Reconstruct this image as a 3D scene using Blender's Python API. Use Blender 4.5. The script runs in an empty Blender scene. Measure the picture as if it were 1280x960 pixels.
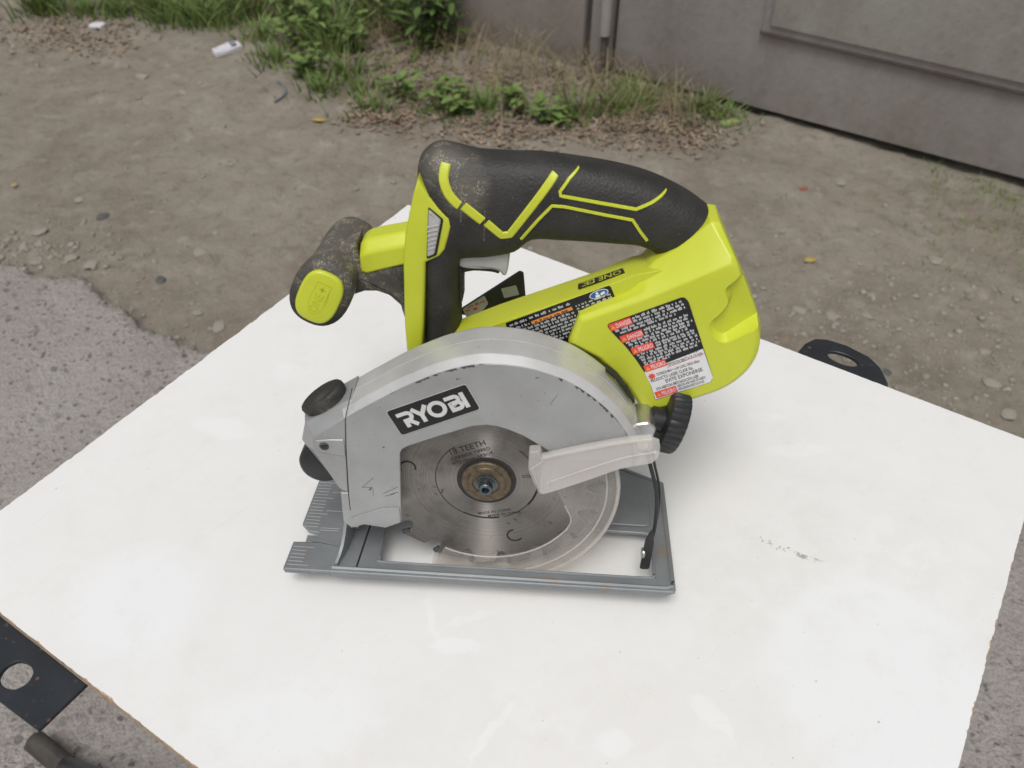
import bpy, bmesh, math, random
import numpy as np
from mathutils import Vector, Matrix, noise as mnoise
from mathutils.geometry import tessellate_polygon
from mathutils.bvhtree import BVHTree

random.seed(7)
R = math.radians
scene = bpy.context.scene
COL = scene.collection

# ------------------------------------------------------------------ camera, sky, sun, exposure
cam_data = bpy.data.cameras.new('camera')
cam = bpy.data.objects.new('camera', cam_data); COL.objects.link(cam)
cx, cy, cz = (0.99787, 0.06406, 0.0121), (-0.05277, 0.68472, 0.72689), (0.03828, -0.72598, 0.68665)
M = Matrix((cx, cy, cz)).transposed().to_4x4()
M.translation = (0.0359, -0.4271, 1.1838)
cam.matrix_world = M
cam_data.sensor_width = 36.0
cam_data.lens = 31.5
cam_data.clip_start = 0.02
cam_data.clip_end = 200
cam_data.dof.use_dof = True
cam_data.dof.focus_distance = 0.585
cam_data.dof.aperture_fstop = 13.0
scene.camera = cam

SUN_EL, SUN_AZ = R(66), R(192)          # high soft sun behind thin cloud
world = bpy.data.worlds.new('World'); scene.world = world
world.use_nodes = True
nt = world.node_tree; nt.nodes.clear()
sky = nt.nodes.new('ShaderNodeTexSky'); sky.sky_type = 'NISHITA'; sky.sun_disc = False
sky.sun_elevation = SUN_EL; sky.sun_rotation = SUN_AZ; sky.air_density = 1.0; sky.dust_density = 4.0
hs = nt.nodes.new('ShaderNodeHueSaturation'); hs.inputs['Saturation'].default_value = 0.22
bg = nt.nodes.new('ShaderNodeBackground'); bg.inputs['Strength'].default_value = 0.108
wo = nt.nodes.new('ShaderNodeOutputWorld')
nt.links.new(sky.outputs[0], hs.inputs['Color']); nt.links.new(hs.outputs[0], bg.inputs['Color'])
nt.links.new(bg.outputs[0], wo.inputs['Surface'])

sd = bpy.data.lights.new('sun', 'SUN'); sd.energy = 1.4; sd.angle = R(24); sd.color = (1.0, 0.965, 0.92)
sun = bpy.data.objects.new('sun', sd); COL.objects.link(sun)
sdir = Vector((math.sin(SUN_AZ) * math.cos(SUN_EL), math.cos(SUN_AZ) * math.cos(SUN_EL), math.sin(SUN_EL)))
sun.rotation_euler = (-sdir).to_track_quat('-Z', 'Y').to_euler()
sun.location = (0, 0, 5)
vs = scene.view_settings
vs.view_transform = 'Standard'; vs.look = 'None'; vs.exposure = 0.06; vs.gamma = 1.0; vs.use_curve_mapping = False

# ------------------------------------------------------------------ materials
class NT:
    def __init__(s, name):
        s.m = bpy.data.materials.new(name); s.m.use_nodes = True
        s.t = s.m.node_tree; s.p = s.t.nodes['Principled BSDF']; s.out = s.t.nodes['Material Output']
        s.tc = s.t.nodes.new('ShaderNodeTexCoord'); s.co = s.tc.outputs['Object']
    def n(s, typ, **kw):
        nd = s.t.nodes.new(typ)
        for k, v in kw.items(): setattr(nd, k, v)
        return nd
    def l(s, a, b): s.t.links.new(a, b)
    def noise(s, scale, detail=4, rough=0.55, vec=None, dist=0.0):
        nd = s.n('ShaderNodeTexNoise'); nd.inputs['Scale'].default_value = scale
        nd.inputs['Detail'].default_value = detail; nd.inputs['Roughness'].default_value = rough
        nd.inputs['Distortion'].default_value = dist
        s.l(vec or s.co, nd.inputs['Vector']); return nd.outputs['Fac']
    def voro(s, scale, vec=None, feature='F1', rnd=1.0):
        nd = s.n('ShaderNodeTexVoronoi', feature=feature); nd.inputs['Scale'].default_value = scale
        nd.inputs['Randomness'].default_value = rnd
        s.l(vec or s.co, nd.inputs['Vector']); return nd
    def ramp(s, fac, a, b, lo=0.0, hi=1.0):
        nd = s.n('ShaderNodeMapRange'); nd.inputs[1].default_value = a; nd.inputs[2].default_value = b
        nd.inputs[3].default_value = lo; nd.inputs[4].default_value = hi
        s.l(fac, nd.inputs[0]); return nd.outputs[0]
    def math(s, op, a, b):
        nd = s.n('ShaderNodeMath', operation=op)
        for i, v in enumerate((a, b)):
            if isinstance(v, (int, float)): nd.inputs[i].default_value = v
            else: s.l(v, nd.inputs[i])
        return nd.outputs[0]
    def mix(s, fac, a, b):
        nd = s.n('ShaderNodeMix', data_type='RGBA')
        for i, v in ((0, fac), (6, a), (7, b)):
            if isinstance(v, (int, float)): nd.inputs[i].default_value = v
            elif isinstance(v, tuple): nd.inputs[i].default_value = (*v, 1) if len(v) == 3 else v
            else: s.l(v, nd.inputs[i])
        return nd.outputs[2]
    def mapping(s, loc=(0, 0, 0), rot=(0, 0, 0), scale=(1, 1, 1), vec=None):
        nd = s.n('ShaderNodeMapping'); nd.vector_type = 'TEXTURE'
        nd.inputs['Location'].default_value = loc; nd.inputs['Rotation'].default_value = rot; nd.inputs['Scale'].default_value = scale
        s.l(vec or s.co, nd.inputs['Vector']); return nd.outputs[0]
    def col(s, v):
        if isinstance(v, tuple): s.p.inputs['Base Color'].default_value = (*v, 1)
        else: s.l(v, s.p.inputs['Base Color'])
    def rough(s, v):
        if isinstance(v, (int, float)): s.p.inputs['Roughness'].default_value = v
        else: s.l(v, s.p.inputs['Roughness'])
    def bump(s, h, strength=0.3, dist=0.001):
        nd = s.n('ShaderNodeBump'); nd.inputs['Strength'].default_value = strength; nd.inputs['Distance'].default_value = dist
        s.l(h, nd.inputs['Height']); s.l(nd.outputs[0], s.p.inputs['Normal'])

def plain(name, c, rough=0.5, metal=0.0, var=0.15, scale=120, bump=0.0, bscale=900):
    k = NT(name)
    f = k.noise(scale, 5)
    k.col(k.mix(k.ramp(f, 0.3, 0.7), tuple(x * (1 - var) for x in c), tuple(min(1, x * (1 + var)) for x in c)))
    k.rough(k.ramp(f, 0.2, 0.8, rough - 0.06, rough + 0.08)); k.p.inputs['Metallic'].default_value = metal
    if bump: k.bump(k.noise(bscale, 3), bump, 0.0004)
    return k.m

MAT = {}
def yellow():
    k = NT('yellow_green_plastic')
    f = k.noise(25, 5)
    c = k.mix(k.ramp(f, 0.3, 0.75), (0.53, 0.585, 0.035), (0.59, 0.645, 0.05))
    d = k.ramp(k.noise(70, 8, 0.7), 0.62, 0.78)
    c = k.mix(k.math('MULTIPLY', d, 0.4), c, (0.36, 0.36, 0.08))
    sf = k.noise(120, 4, 0.6, k.mapping((0, 0, 0), (0.3, 0.5, 0.2), (1, 0.08, 0.3)))
    c = k.mix(k.math('MULTIPLY', k.ramp(sf, 0.66, 0.72), 0.25), c, (0.62, 0.64, 0.25))
    k.col(c); k.rough(k.ramp(f, 0.2, 0.8, 0.3, 0.44)); k.bump(k.noise(1800, 2), 0.16, 0.0004); return k.m
MAT['yellow'] = yellow()
def rubber(name, dust, centres):
    k = NT(name)
    f = k.noise(60, 6)
    c = k.mix(k.ramp(f, 0.3, 0.7), (0.016, 0.016, 0.015), (0.034, 0.033, 0.03))
    fine = k.noise(1500, 3, 0.6); clump = k.noise(140, 5, 0.65, dist=0.6)
    m = k.math('MULTIPLY', k.ramp(clump, 0.48, 0.62), k.ramp(fine, 0.5, 0.62))
    loc = None
    for (x, y, z, r) in centres:
        g = k.n('ShaderNodeTexGradient', gradient_type='SPHERICAL')
        k.l(k.mapping(((x - 120) / 1000, (y - 115) / 1000, z / 1000), (0, 0, 0), (r / 1000,) * 3), g.inputs[0])
        loc = g.outputs['Fac'] if loc is None else k.math('MAXIMUM', loc, g.outputs['Fac'])
    if loc is not None:
        m = k.math('MULTIPLY', m, k.ramp(loc, 0.0, 0.5))
        c = k.mix(k.math('MULTIPLY', k.ramp(loc, 0.0, 0.7), 0.55), c, (0.17, 0.155, 0.13))
    c = k.mix(k.math('MULTIPLY', m, dust), c, (0.50, 0.44, 0.32))
    sp = k.math('LESS_THAN', k.voro(330).outputs['Distance'], 0.09)
    c = k.mix(k.math('MULTIPLY', sp, 0.35), c, (0.3, 0.27, 0.22))
    k.col(c); k.rough(k.ramp(f, 0.2, 0.8, 0.5, 0.68))
    k.bump(k.voro(620).outputs['Distance'], 0.4, 0.0006); return k.m
MAT['rubber'] = rubber('black_grip_rubber', 0.8, [(98, 62, 250, 22), (108, 58, 232, 16)])
MAT['rubber_bar'] = rubber('dusty_black_rubber', 1.0, [(36, 72, 190, 44), (42, 96, 194, 40), (62, 60, 160, 16)])
MAT['black'] = plain('black_plastic', (0.018, 0.019, 0.021), 0.42, 0, 0.2, 200, 0.2, 1500)
MAT['pad'] = rubber('scuffed_black_pad', 0.5, [(34, 25, 113, 10)])
def alloy(name, c, rough, wear=0.5):
    k = NT(name)
    f = k.noise(40, 7, 0.6)
    col = k.mix(k.ramp(f, 0.3, 0.7), tuple(x * 0.9 for x in c), tuple(x * 1.08 for x in c))
    sm = k.ramp(k.noise(14, 6, 0.65), 0.5, 0.75)
    col = k.mix(k.math('MULTIPLY', sm, 0.22), col, (0.2, 0.185, 0.15))
    sc = k.noise(90, 4, 0.6, k.mapping((0, 0, 0), (0.2, 0.9, 0.3), (1, 0.06, 0.06)))
    col = k.mix(k.math('MULTIPLY', k.ramp(sc, 0.68, 0.72), wear), col, (0.75, 0.75, 0.74))
    dk = k.math('LESS_THAN', k.voro(160).outputs['Distance'], 0.06)
    col = k.mix(k.math('MULTIPLY', dk, 0.5), col, (0.06, 0.055, 0.05))
    k.col(col); k.p.inputs['Metallic'].default_value = 0.35; k.rough(k.ramp(f, 0.2, 0.8, rough - 0.07, rough + 0.1))
    k.bump(k.noise(1300, 3), 0.1, 0.0003); return k.m
MAT['guard'] = alloy('silver_painted_alloy', (0.385, 0.392, 0.395), 0.42)
MAT['rim'] = alloy('worn_top_lit_alloy', (0.62, 0.62, 0.615), 0.32)  # paler guard alloy: the rim's brightness under top light is put into its colour
def base_metal():
    k = NT('grey_base_alloy')
    f = k.noise(30, 7, 0.62)
    col = k.mix(k.ramp(f, 0.3, 0.7), (0.20, 0.215, 0.225), (0.265, 0.28, 0.29))
    rust = k.ramp(k.noise(48, 5, 0.6), 0.60, 0.70)
    col = k.mix(k.math('MULTIPLY', rust, 0.6), col, (0.28, 0.2, 0.11))
    sc = k.noise(110, 4, 0.6, k.mapping((0, 0, 0), (0, 0, 0.3), (1, 0.05, 1)))
    col = k.mix(k.math('MULTIPLY', k.ramp(sc, 0.69, 0.73), 0.5), col, (0.55, 0.56, 0.57))
    k.col(col); k.p.inputs['Metallic'].default_value = 0.3; k.rough(k.ramp(f, 0.2, 0.8, 0.4, 0.58))
    k.bump(k.noise(1100, 3), 0.12, 0.0003); return k.m
MAT['base'] = base_metal()
def blade_mat():
    k = NT('brushed_blade_steel')
    sep = k.n('ShaderNodeSeparateXYZ'); k.l(k.co, sep.inputs[0])
    # distance from the arbor
    dx = k.math('SUBTRACT', sep.outputs[0], (123.75 - 120) / 1000); dz = k.math('SUBTRACT', sep.outputs[2], 0.0669)
    rr = k.math('SQRT', k.math('ADD', k.math('MULTIPLY', dx, dx), k.math('MULTIPLY', dz, dz)), 0)
    cmb = k.n('ShaderNodeCombineXYZ'); k.l(rr, cmb.inputs[0])
    rings = k.noise(1500, 4, 0.8, cmb.outputs[0])
    f = k.noise(45, 7, 0.65)
    col = k.mix(k.ramp(rings, 0.3, 0.7), (0.15, 0.138, 0.127), (0.42, 0.40, 0.375))
    col = k.mix(k.math('MULTIPLY', k.ramp(f, 0.5, 0.72), 0.55), col, (0.13, 0.105, 0.085))
    pit = k.math('LESS_THAN', k.voro(130, k.mapping((0, 0, 0), (0, 0.7, 0), (1.6, 1, 0.7))).outputs['Distance'], 0.13)
    pit = k.math('MULTIPLY', pit, k.ramp(k.noise(60, 4), 0.48, 0.58))
    col = k.mix(k.math('MULTIPLY', pit, 0.6), col, (0.1, 0.075, 0.06))
    k.col(col); k.p.inputs['Metallic'].default_value = 0.95
    k.rough(k.ramp(f, 0.3, 0.7, 0.38, 0.47)); k.p.inputs['Anisotropic'].default_value = 1.0; k.p.inputs['Anisotropic Rotation'].default_value = 0.25
    tg = k.n('ShaderNodeTangent', direction_type='RADIAL', axis='Y'); k.l(tg.outputs[0], k.p.inputs['Tangent'])
    return k.m
MAT['blade'] = blade_mat()
MAT['rust'] = plain('rusty_flange_steel', (0.135, 0.105, 0.07), 0.5, 0.6, 0.4, 260, 0.3, 900)
MAT['bolt'] = plain('dark_blued_steel', (0.11, 0.13, 0.14), 0.32, 0.8, 0.3, 300)
MAT['wear'] = plain('dark_worn_edge', (0.07, 0.068, 0.065), 0.6, 0, 0.4, 400)
MAT['print'] = plain('black_print', (0.02, 0.02, 0.02), 0.6)
MAT['label_black'] = plain('black_label_film', (0.012, 0.012, 0.014), 0.35)
MAT['label_white'] = plain('white_label_film', (0.74, 0.74, 0.75), 0.4, 0, 0.03)
MAT['label_red'] = plain('red_label_film', (0.75, 0.08, 0.06), 0.4)
MAT['label_orange'] = plain('orange_label_film', (0.8, 0.3, 0.07), 0.4)
MAT['label_blue'] = plain('blue_label_film', (0.03, 0.1, 0.32), 0.4)
MAT['ink_grey'] = plain('pale_grey_ink', (0.56, 0.57, 0.58), 0.5)
MAT['letter'] = plain('pale_grey_lettering', (0.6, 0.6, 0.58), 0.45, 0, 0.08)
MAT['grey'] = plain('grey_plastic', (0.42, 0.42, 0.41), 0.5, 0, 0.08)
MAT['steel'] = plain('bare_steel', (0.5, 0.5, 0.5), 0.35, 0.9)
def clear(name, c, fac, rough=0.3):
    k = NT(name)
    f = k.noise(55, 6, 0.6)
    k.col(k.mix(k.ramp(f, 0.35, 0.7), c, tuple(x * 0.8 for x in c))); k.rough(rough)
    tr = k.n('ShaderNodeBsdfTransparent'); tr.inputs[0].default_value = (0.97, 0.95, 0.93, 1)
    mx = k.n('ShaderNodeMixShader')
    k.l(k.ramp(f, 0.3, 0.7, fac * 0.85, min(1, fac * 1.2)), mx.inputs[0])
    k.l(tr.outputs[0], mx.inputs[1]); k.l(k.p.outputs[0], mx.inputs[2]); k.l(mx.outputs[0], k.out.inputs['Surface'])
    return k.m
MAT['clear'] = clear('scratched_clear_plastic', (0.7, 0.69, 0.67), 0.14)
MAT['clear_edge'] = clear('clear_plastic_edge', (0.86, 0.85, 0.83), 0.3)
MAT['frost'] = clear('frosted_clear_plastic', (0.88, 0.86, 0.84), 0.36, 0.18)
# ------------------------------------------------------------------ mesh helpers (saw pieces are drawn in millimetres in the saw's own frame)
def link(name, verts, faces, mat, parent=None, ang=35, mats=None, fm=None, loc=None):
    me = bpy.data.meshes.new(name); me.from_pydata([tuple(v) for v in verts], [], faces); me.validate(); me.update()
    bm = bmesh.new(); bm.from_mesh(me); bmesh.ops.recalc_face_normals(bm, faces=bm.faces); bm.to_mesh(me); bm.free()
    for mm in (mats or [mat]): me.materials.append(MAT[mm] if isinstance(mm, str) else mm)
    if fm:
        for p, i in zip(me.polygons, fm): p.material_index = i
    me.shade_smooth(); me.set_sharp_from_angle(angle=R(ang))
    ob = bpy.data.objects.new(name, me); COL.objects.link(ob)
    if parent: ob.parent = parent
    if loc: ob.location = loc
    return ob
def S(p): return ((p[0] - 120) / 1000, (p[1] - 115) / 1000, p[2] / 1000)
def tag(o, label=None, cat=None, group=None, kind=None):
    for k_, v in (('label', label), ('category', cat), ('group', group), ('kind', kind)):
        if v: o[k_] = v
    return o
def empty(name, loc=(0, 0, 0), rot=(0, 0, 0)):
    o = bpy.data.objects.new(name, None); COL.objects.link(o); o.location = loc; o.rotation_euler = rot; o.empty_display_size = 0.05
    return o
def area(p): return 0.5 * sum(p[i][0] * p[(i + 1) % len(p)][1] - p[(i + 1) % len(p)][0] * p[i][1] for i in range(len(p)))
def offset(p, d):                                  # miter offset of a CCW polygon, d > 0 inward
    n = len(p); out = []
    for i in range(n):
        a, b, c = Vector(p[i - 1]), Vector(p[i]), Vector(p[(i + 1) % n])
        e1 = (b - a); e2 = (c - b)
        if e1.length < 1e-9 or e2.length < 1e-9: out.append(tuple(b)); continue
        e1.normalize(); e2.normalize()
        n1 = Vector((-e1.y, e1.x)); n2 = Vector((-e2.y, e2.x)); m = n1 + n2
        l = m.length
        if l < 1e-6: out.append(tuple(b + n1 * d)); continue
        m /= l; k = d / max(0.45, m.dot(n1)); out.append(tuple(b + m * k))
    return out
def fillet(p, r, seg=4):
    n = len(p); out = []
    rs = r if isinstance(r, (list, tuple)) else [r] * n
    for i in range(n):
        a, b, c = Vector(p[i - 1]), Vector(p[i]), Vector(p[(i + 1) % n])
        t = min(rs[i], (a - b).length * 0.45, (c - b).length * 0.45)
        if t < 1e-6: out.append(tuple(b)); continue
        p0 = b + (a - b).normalized() * t; p1 = b + (c - b).normalized() * t
        for k in range(seg + 1):
            u = k / seg; out.append(tuple(p0 * (1 - u) ** 2 + b * 2 * u * (1 - u) + p1 * u * u))
    return out
def crom(p, n=6, closed=False):
    m = len(p); out = []
    rng = range(m if closed else m - 1)
    for i in rng:
        g = lambda j: np.array(p[j % m] if closed else p[max(0, min(m - 1, j))], float)
        a, b, c, d = g(i - 1), g(i), g(i + 1), g(i + 2)
        for k in range(n):
            t = k / n
            out.append(tuple(0.5 * ((2 * b) + (-a + c) * t + (2 * a - 5 * b + 4 * c - d) * t * t + (-a + 3 * b - 3 * c + d) * t ** 3)))
    if not closed: out.append(tuple(map(float, p[-1])))
    return out
def slab_geo(outer, y0, y1, r=0.0, seg=2, holes=(), to=lambda u, v, w: (u, w, v)):
    loops = [list(outer) if area(outer) > 0 else list(outer)[::-1]]
    for h in holes: loops.append(list(h) if area(h) < 0 else list(h)[::-1])
    if y1 < y0: y0, y1 = y1, y0
    r = min(r, (y1 - y0) / 2)
    lay = []
    if r > 0:
        for k in range(seg + 1):
            a = math.pi / 2 * k / seg; lay.append((y0 + r * (1 - math.sin(a)), r * (1 - math.cos(a)) ) )
        lay = [(y0 + r * (1 - math.cos(math.pi / 2 * k / seg)), r * (1 - math.sin(math.pi / 2 * k / seg))) for k in range(seg + 1)]
        lay += [(y1 - r * (1 - math.cos(math.pi / 2 * k / seg)), r * (1 - math.sin(math.pi / 2 * k / seg))) for k in range(seg, -1, -1)]
    else: lay = [(y0, 0), (y1, 0)]
    verts, faces, start = [], [], []
    for lp in loops:
        n = len(lp); st = []
        for (w, d) in lay:
            q = offset(lp, d) if d > 1e-6 else lp
            st.append(len(verts)); verts += [to(u, v, w) for u, v in q]
        for a, b in zip(st[:-1], st[1:]):
            for i in range(n):
                j = (i + 1) % n; faces.append((a + i, a + j, b + j, b + i))
        start.append(st)
    tri = tessellate_polygon([[Vector((u, v, 0)) for u, v in lp] for lp in loops])
    for which in (0, -1):
        idx = []
        for lp, st in zip(loops, start): idx += [st[which] + i for i in range(len(lp))]
        for t in tri: faces.append(tuple(idx[i] for i in (t if which else t[::-1])))
    return verts, faces
def slab(name, outer, y0, y1, mat, parent, r=0.0, seg=2, holes=(), to=None, ang=35):
    v, f = slab_geo(outer, y0, y1, r, seg, holes, to or (lambda u, v, w: (u, w, v)))
    return link(name, [S(p) for p in v], f, mat, parent, ang)
def flat_z(u, v, w): return (u, v, w)              # outline in plan (x, y), thickness in z
def loft_geo(rings, caps=True):
    n = len(rings[0]); verts = [p for r_ in rings for p in r_]; faces = []
    for k in range(len(rings) - 1):
        for i in range(n):
            j = (i + 1) % n; faces.append((k * n + i, k * n + j, (k + 1) * n + j, (k + 1) * n + i))
    if caps: faces.append(tuple(range(n))[::-1]); faces.append(tuple((len(rings) - 1) * n + i for i in range(n)))
    return verts, faces
def loft(name, rings, mat, parent, ang=40, caps=True):
    v, f = loft_geo(rings, caps); return link(name, [S(p) for p in v], f, mat, parent, ang)
def section(top, bot, yc, w, n=32, e=2.6):         # rounded section across the segment top-bot, half width w in y
    t, b = Vector((top[0], 0, top[1])), Vector((bot[0], 0, bot[1])); c = (t + b) / 2; h = (t - b) / 2; out = []
    for k in range(n):
        a = 2 * math.pi * k / n; ca, sa = math.cos(a), math.sin(a)
        p = c + h * (abs(ca) ** (2 / e) * (1 if ca >= 0 else -1))
        out.append((p.x, yc + w * abs(sa) ** (2 / e) * (1 if sa >= 0 else -1), p.z))
    return out
def interp(secs, n=4):                             # smooth extra sections between given (tx,tz,bx,bz,w)
    return crom(secs, n)
def tube_geo(pts, rad, n=8, flat=None):
    pts = [Vector(p) for p in pts]; rings = []
    for i, p in enumerate(pts):
        t = (pts[min(i + 1, len(pts) - 1)] - pts[max(i - 1, 0)]).normalized()
        a = t.cross(Vector((0, 1, 0)) if abs(t.y) < 0.9 else Vector((1, 0, 0))).normalized(); b = t.cross(a).normalized()
        r_ = rad[i] if isinstance(rad, (list, tuple)) else rad
        fb = r_ if flat is None else flat
        rings.append([tuple(p + a * r_ * math.cos(2 * math.pi * k / n) + b * fb * math.sin(2 * math.pi * k / n)) for k in range(n)])
    return loft_geo(rings)
def tube(name, pts, rad, mat, parent, n=8, flat=None, ang=50):
    v, f = tube_geo(pts, rad, n, flat); return link(name, [S(p) for p in v], f, mat, parent, ang)
def cyl(name, c, axis, r, h, mat, parent, n=40, prof=None, r2=None):
    ax = Vector(axis).normalized(); a = ax.cross(Vector((0, 0, 1)) if abs(ax.z) < 0.9 else Vector((1, 0, 0))).normalized(); b = ax.cross(a)
    prof = prof or [(0, r - 0.6), (0.6, r), (h - 0.6, r), (h, r - 0.6)]
    q = (r2 or r) / r
    rings = [[tuple(Vector(c) + ax * t + a * rr * math.cos(2 * math.pi * k / n) + b * rr * q * math.sin(2 * math.pi * k / n)) for k in range(n)] for t, rr in prof]
    return loft(name, rings, mat, parent)
def merge(parts):
    V, F = [], []
    for v, f in parts:
        o = len(V); V += list(v); F += [tuple(i + o for i in t) for t in f]
    return V, F
def stroke(pts, w):
    pts = [Vector(p) for p in pts]; L, Rr = [], []
    for i, p in enumerate(pts):
        if i == 0: n_ = (pts[1] - p).normalized(); k = 1
        elif i == len(pts) - 1: n_ = (p - pts[-2]).normalized(); k = 1
        else:
            d1, d2 = (p - pts[i - 1]).normalized(), (pts[i + 1] - p).normalized(); n_ = (d1 + d2).normalized(); k = 1 / max(0.5, n_.dot(d1))
        m = Vector((-n_.y, n_.x)) * (w / 2 * k); L.append(tuple(p + m)); Rr.append(tuple(p - m))
    return L + Rr[::-1]
def text_geo(txt, size, to, bold=0.0, align='LEFT', sx=1.0):
    cu = bpy.data.curves.new('t', 'FONT'); cu.body = txt; cu.size = size; cu.offset = bold; cu.align_x = align; cu.resolution_u = 2
    ob = bpy.data.objects.new('t', cu); COL.objects.link(ob)
    dg = bpy.context.evaluated_depsgraph_get(); ev = ob.evaluated_get(dg); me = ev.to_mesh()
    v = [to(p.co.x * sx, p.co.y) for p in me.vertices]; f = [tuple(p.vertices) for p in me.polygons]
    ev.to_mesh_clear(); bpy.data.objects.remove(ob); bpy.data.curves.remove(cu)
    return v, f
def frame(o, ang, y):                              # text / print plane facing the blade side; u runs at ang in x-z
    c, s = math.cos(ang), math.sin(ang)
    return lambda u, v, w=0.0: (o[0] + u * c - v * s, y - w, o[1] + u * s + v * c)

# ------------------------------------------------------------------ ground
def fr3(x, y, s, oct_=4, z=0.0): return mnoise.fractal(Vector((x * s, y * s, z)), 0.9, 2.1, oct_)
def EY(x): return float(np.interp(x, [-1.5, -1.18, -1.053, -0.953, -0.888, -0.787, -0.722, -0.641, -0.4], [1.16, 1.112, 1.072, 1.064, 1.01, 0.921, 0.90, 0.853, 0.8]))
def dirt_h(x, y):
    h = 0.010 * fr3(x, y, 1.6, 3) + 0.009 * fr3(x, y, 7, 4, 3.1) + 0.004 * fr3(x, y, 22, 3, 7.7)
    n = mnoise.noise(Vector((x * 30, y * 30, 8.0)))
    ed_ = y - EY(x)
    if -0.03 < ed_ < 0.06 and -1.0 < x < -0.55: h -= 0.02 * (1 - abs(ed_ - 0.015) / 0.045)
    return h + 0.0032 * n + 0.003 * max(0, mnoise.noise(Vector((x * 75, y * 75, 2.0)))) + 0.03 * max(0.0, min(1.0, (y - 2.15 + 0.53 * (x - 0.2)) / 0.5)) * (1 if x < 0.15 else 0.0)
EDGE = [(-30, 1.6), (-3, 1.5), (-1.5, 1.16), (-1.18, 1.112), (-1.053, 1.072), (-0.953, 1.064), (-0.888, 1.01), (-0.787, 0.921), (-0.722, 0.90), (-0.641, 0.853), (-0.4, 0.80), (0, 0.72), (0.45, 0.66), (0.8, 0.62), (1.2, 0.55), (3, 0.45), (30, 0.4)]
def edge_y(x):
    return float(np.interp(x, [e[0] for e in EDGE], [e[1] for e in EDGE])) + 0.018 * mnoise.noise(Vector((x * 14, 0, 0))) + 0.012 * mnoise.noise(Vector((x * 45, 3, 0)))
def lines(a, b, st, lo, hi):
    mid = list(np.arange(a, b + 1e-6, st)); return [lo, lo * 0.5 + a * 0.5, lo * 0.1 + a * 0.9] + mid + [hi * 0.1 + b * 0.9, hi * 0.5 + b * 0.5, hi]
def sheet(name, xs, ys, hf, mat):
    V = [(x, y, hf(x, y)) for y in ys for x in xs]; n = len(xs)
    F = [(j * n + i, j * n + i + 1, (j + 1) * n + i + 1, (j + 1) * n + i) for j in range(len(ys) - 1) for i in range(n - 1)]
    me = bpy.data.meshes.new(name); me.from_pydata(V, [], F); me.update(); me.materials.append(MAT[mat]); me.shade_smooth()
    o = bpy.data.objects.new(name, me); COL.objects.link(o); return tag(o, kind='structure')
def dirt():
    k = NT('dry_packed_dirt')
    big = k.noise(1.7, 6, 0.6); med = k.noise(9, 7, 0.62); fine = k.noise(160, 5, 0.65)
    c = k.mix(k.ramp(big, 0.35, 0.68), (0.215, 0.188, 0.15), (0.335, 0.303, 0.25))
    c = k.mix(k.math('MULTIPLY', k.ramp(med, 0.42, 0.68), 0.6), c, (0.37, 0.34, 0.29))
    c = k.mix(k.math('MULTIPLY', k.ramp(fine, 0.3, 0.7), 0.4), c, (0.19, 0.166, 0.132))
    c = k.mix(k.math('MULTIPLY', k.ramp(k.noise(27, 8, 0.7, dist=0.5), 0.5, 0.66), 0.6), c, (0.165, 0.142, 0.112))
    c = k.mix(k.math('MULTIPLY', k.ramp(k.noise(19, 6, 0.65, k.mapping((3, 2, 0))), 0.54, 0.7), 0.45), c, (0.41, 0.38, 0.325))
    red = k.ramp(k.noise(3.1, 5, 0.6), 0.56, 0.72)
    c = k.mix(k.math('MULTIPLY', red, 0.4), c, (0.17, 0.115, 0.085))
    pv = k.voro(95); peb = k.math('MULTIPLY', k.math('LESS_THAN', pv.outputs['Distance'], 0.22), k.ramp(k.noise(6, 3), 0.45, 0.6))
    c = k.mix(k.math('MULTIPLY', peb, 0.55), c, (0.28, 0.26, 0.235))
    k.col(c); k.rough(0.95); k.p.inputs['Specular IOR Level'].default_value = 0.15
    k.bump(k.math('ADD', k.noise(60, 8, 0.7), k.math('MULTIPLY', fine, 0.9)), 0.85, 0.007); return k.m
MAT['dirt'] = dirt()
def asphalt():
    k = NT('worn_asphalt')
    big = k.noise(5, 6, 0.6); fine = k.noise(240, 4, 0.65)
    c = k.mix(k.ramp(big, 0.35, 0.68), (0.38, 0.345, 0.325), (0.46, 0.43, 0.405))
    wn = k.n('ShaderNodeTexNoise'); wn.inputs['Scale'].default_value = 70; k.l(k.co, wn.inputs['Vector'])
    wv = k.n('ShaderNodeVectorMath', operation='MULTIPLY_ADD'); wv.inputs[1].default_value = (.02, .02, .02); k.l(wn.outputs['Color'], wv.inputs[0]); k.l(k.co, wv.inputs[2])
    v = k.voro(78, wv.outputs[0]); st = k.ramp(v.outputs['Distance'], 0.36, 0.24)
    sep = k.n('ShaderNodeSeparateColor'); k.l(v.outputs['Color'], sep.inputs[0])
    dark = k.math('MULTIPLY', st, k.ramp(sep.outputs[0], 0.45, 0.9))
    lite = k.math('MULTIPLY', st, k.math('LESS_THAN', sep.outputs[0], 0.22))
    c = k.mix(k.math('MULTIPLY', dark, 0.72), c, (0.06, 0.062, 0.064))
    c = k.mix(k.math('MULTIPLY', lite, 0.5), c, (0.34, 0.325, 0.3))
    v2 = k.voro(34, wv.outputs[0]); st2 = k.math('MULTIPLY', k.ramp(v2.outputs['Distance'], 0.3, 0.2), k.ramp(k.noise(4, 3), 0.48, 0.6))
    c = k.mix(k.math('MULTIPLY', st2, 0.6), c, (0.075, 0.082, 0.085))
    c = k.mix(k.math('MULTIPLY', k.ramp(fine, 0.42, 0.7), 0.5), c, (0.14, 0.125, 0.112))
    k.col(c); k.rough(0.92); k.p.inputs['Specular IOR Level'].default_value = 0.2
    h = k.math('ADD', k.math('MULTIPLY', v.outputs['Distance'], -0.8), fine); k.bump(h, 1.0, 0.006); return k.m
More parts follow.
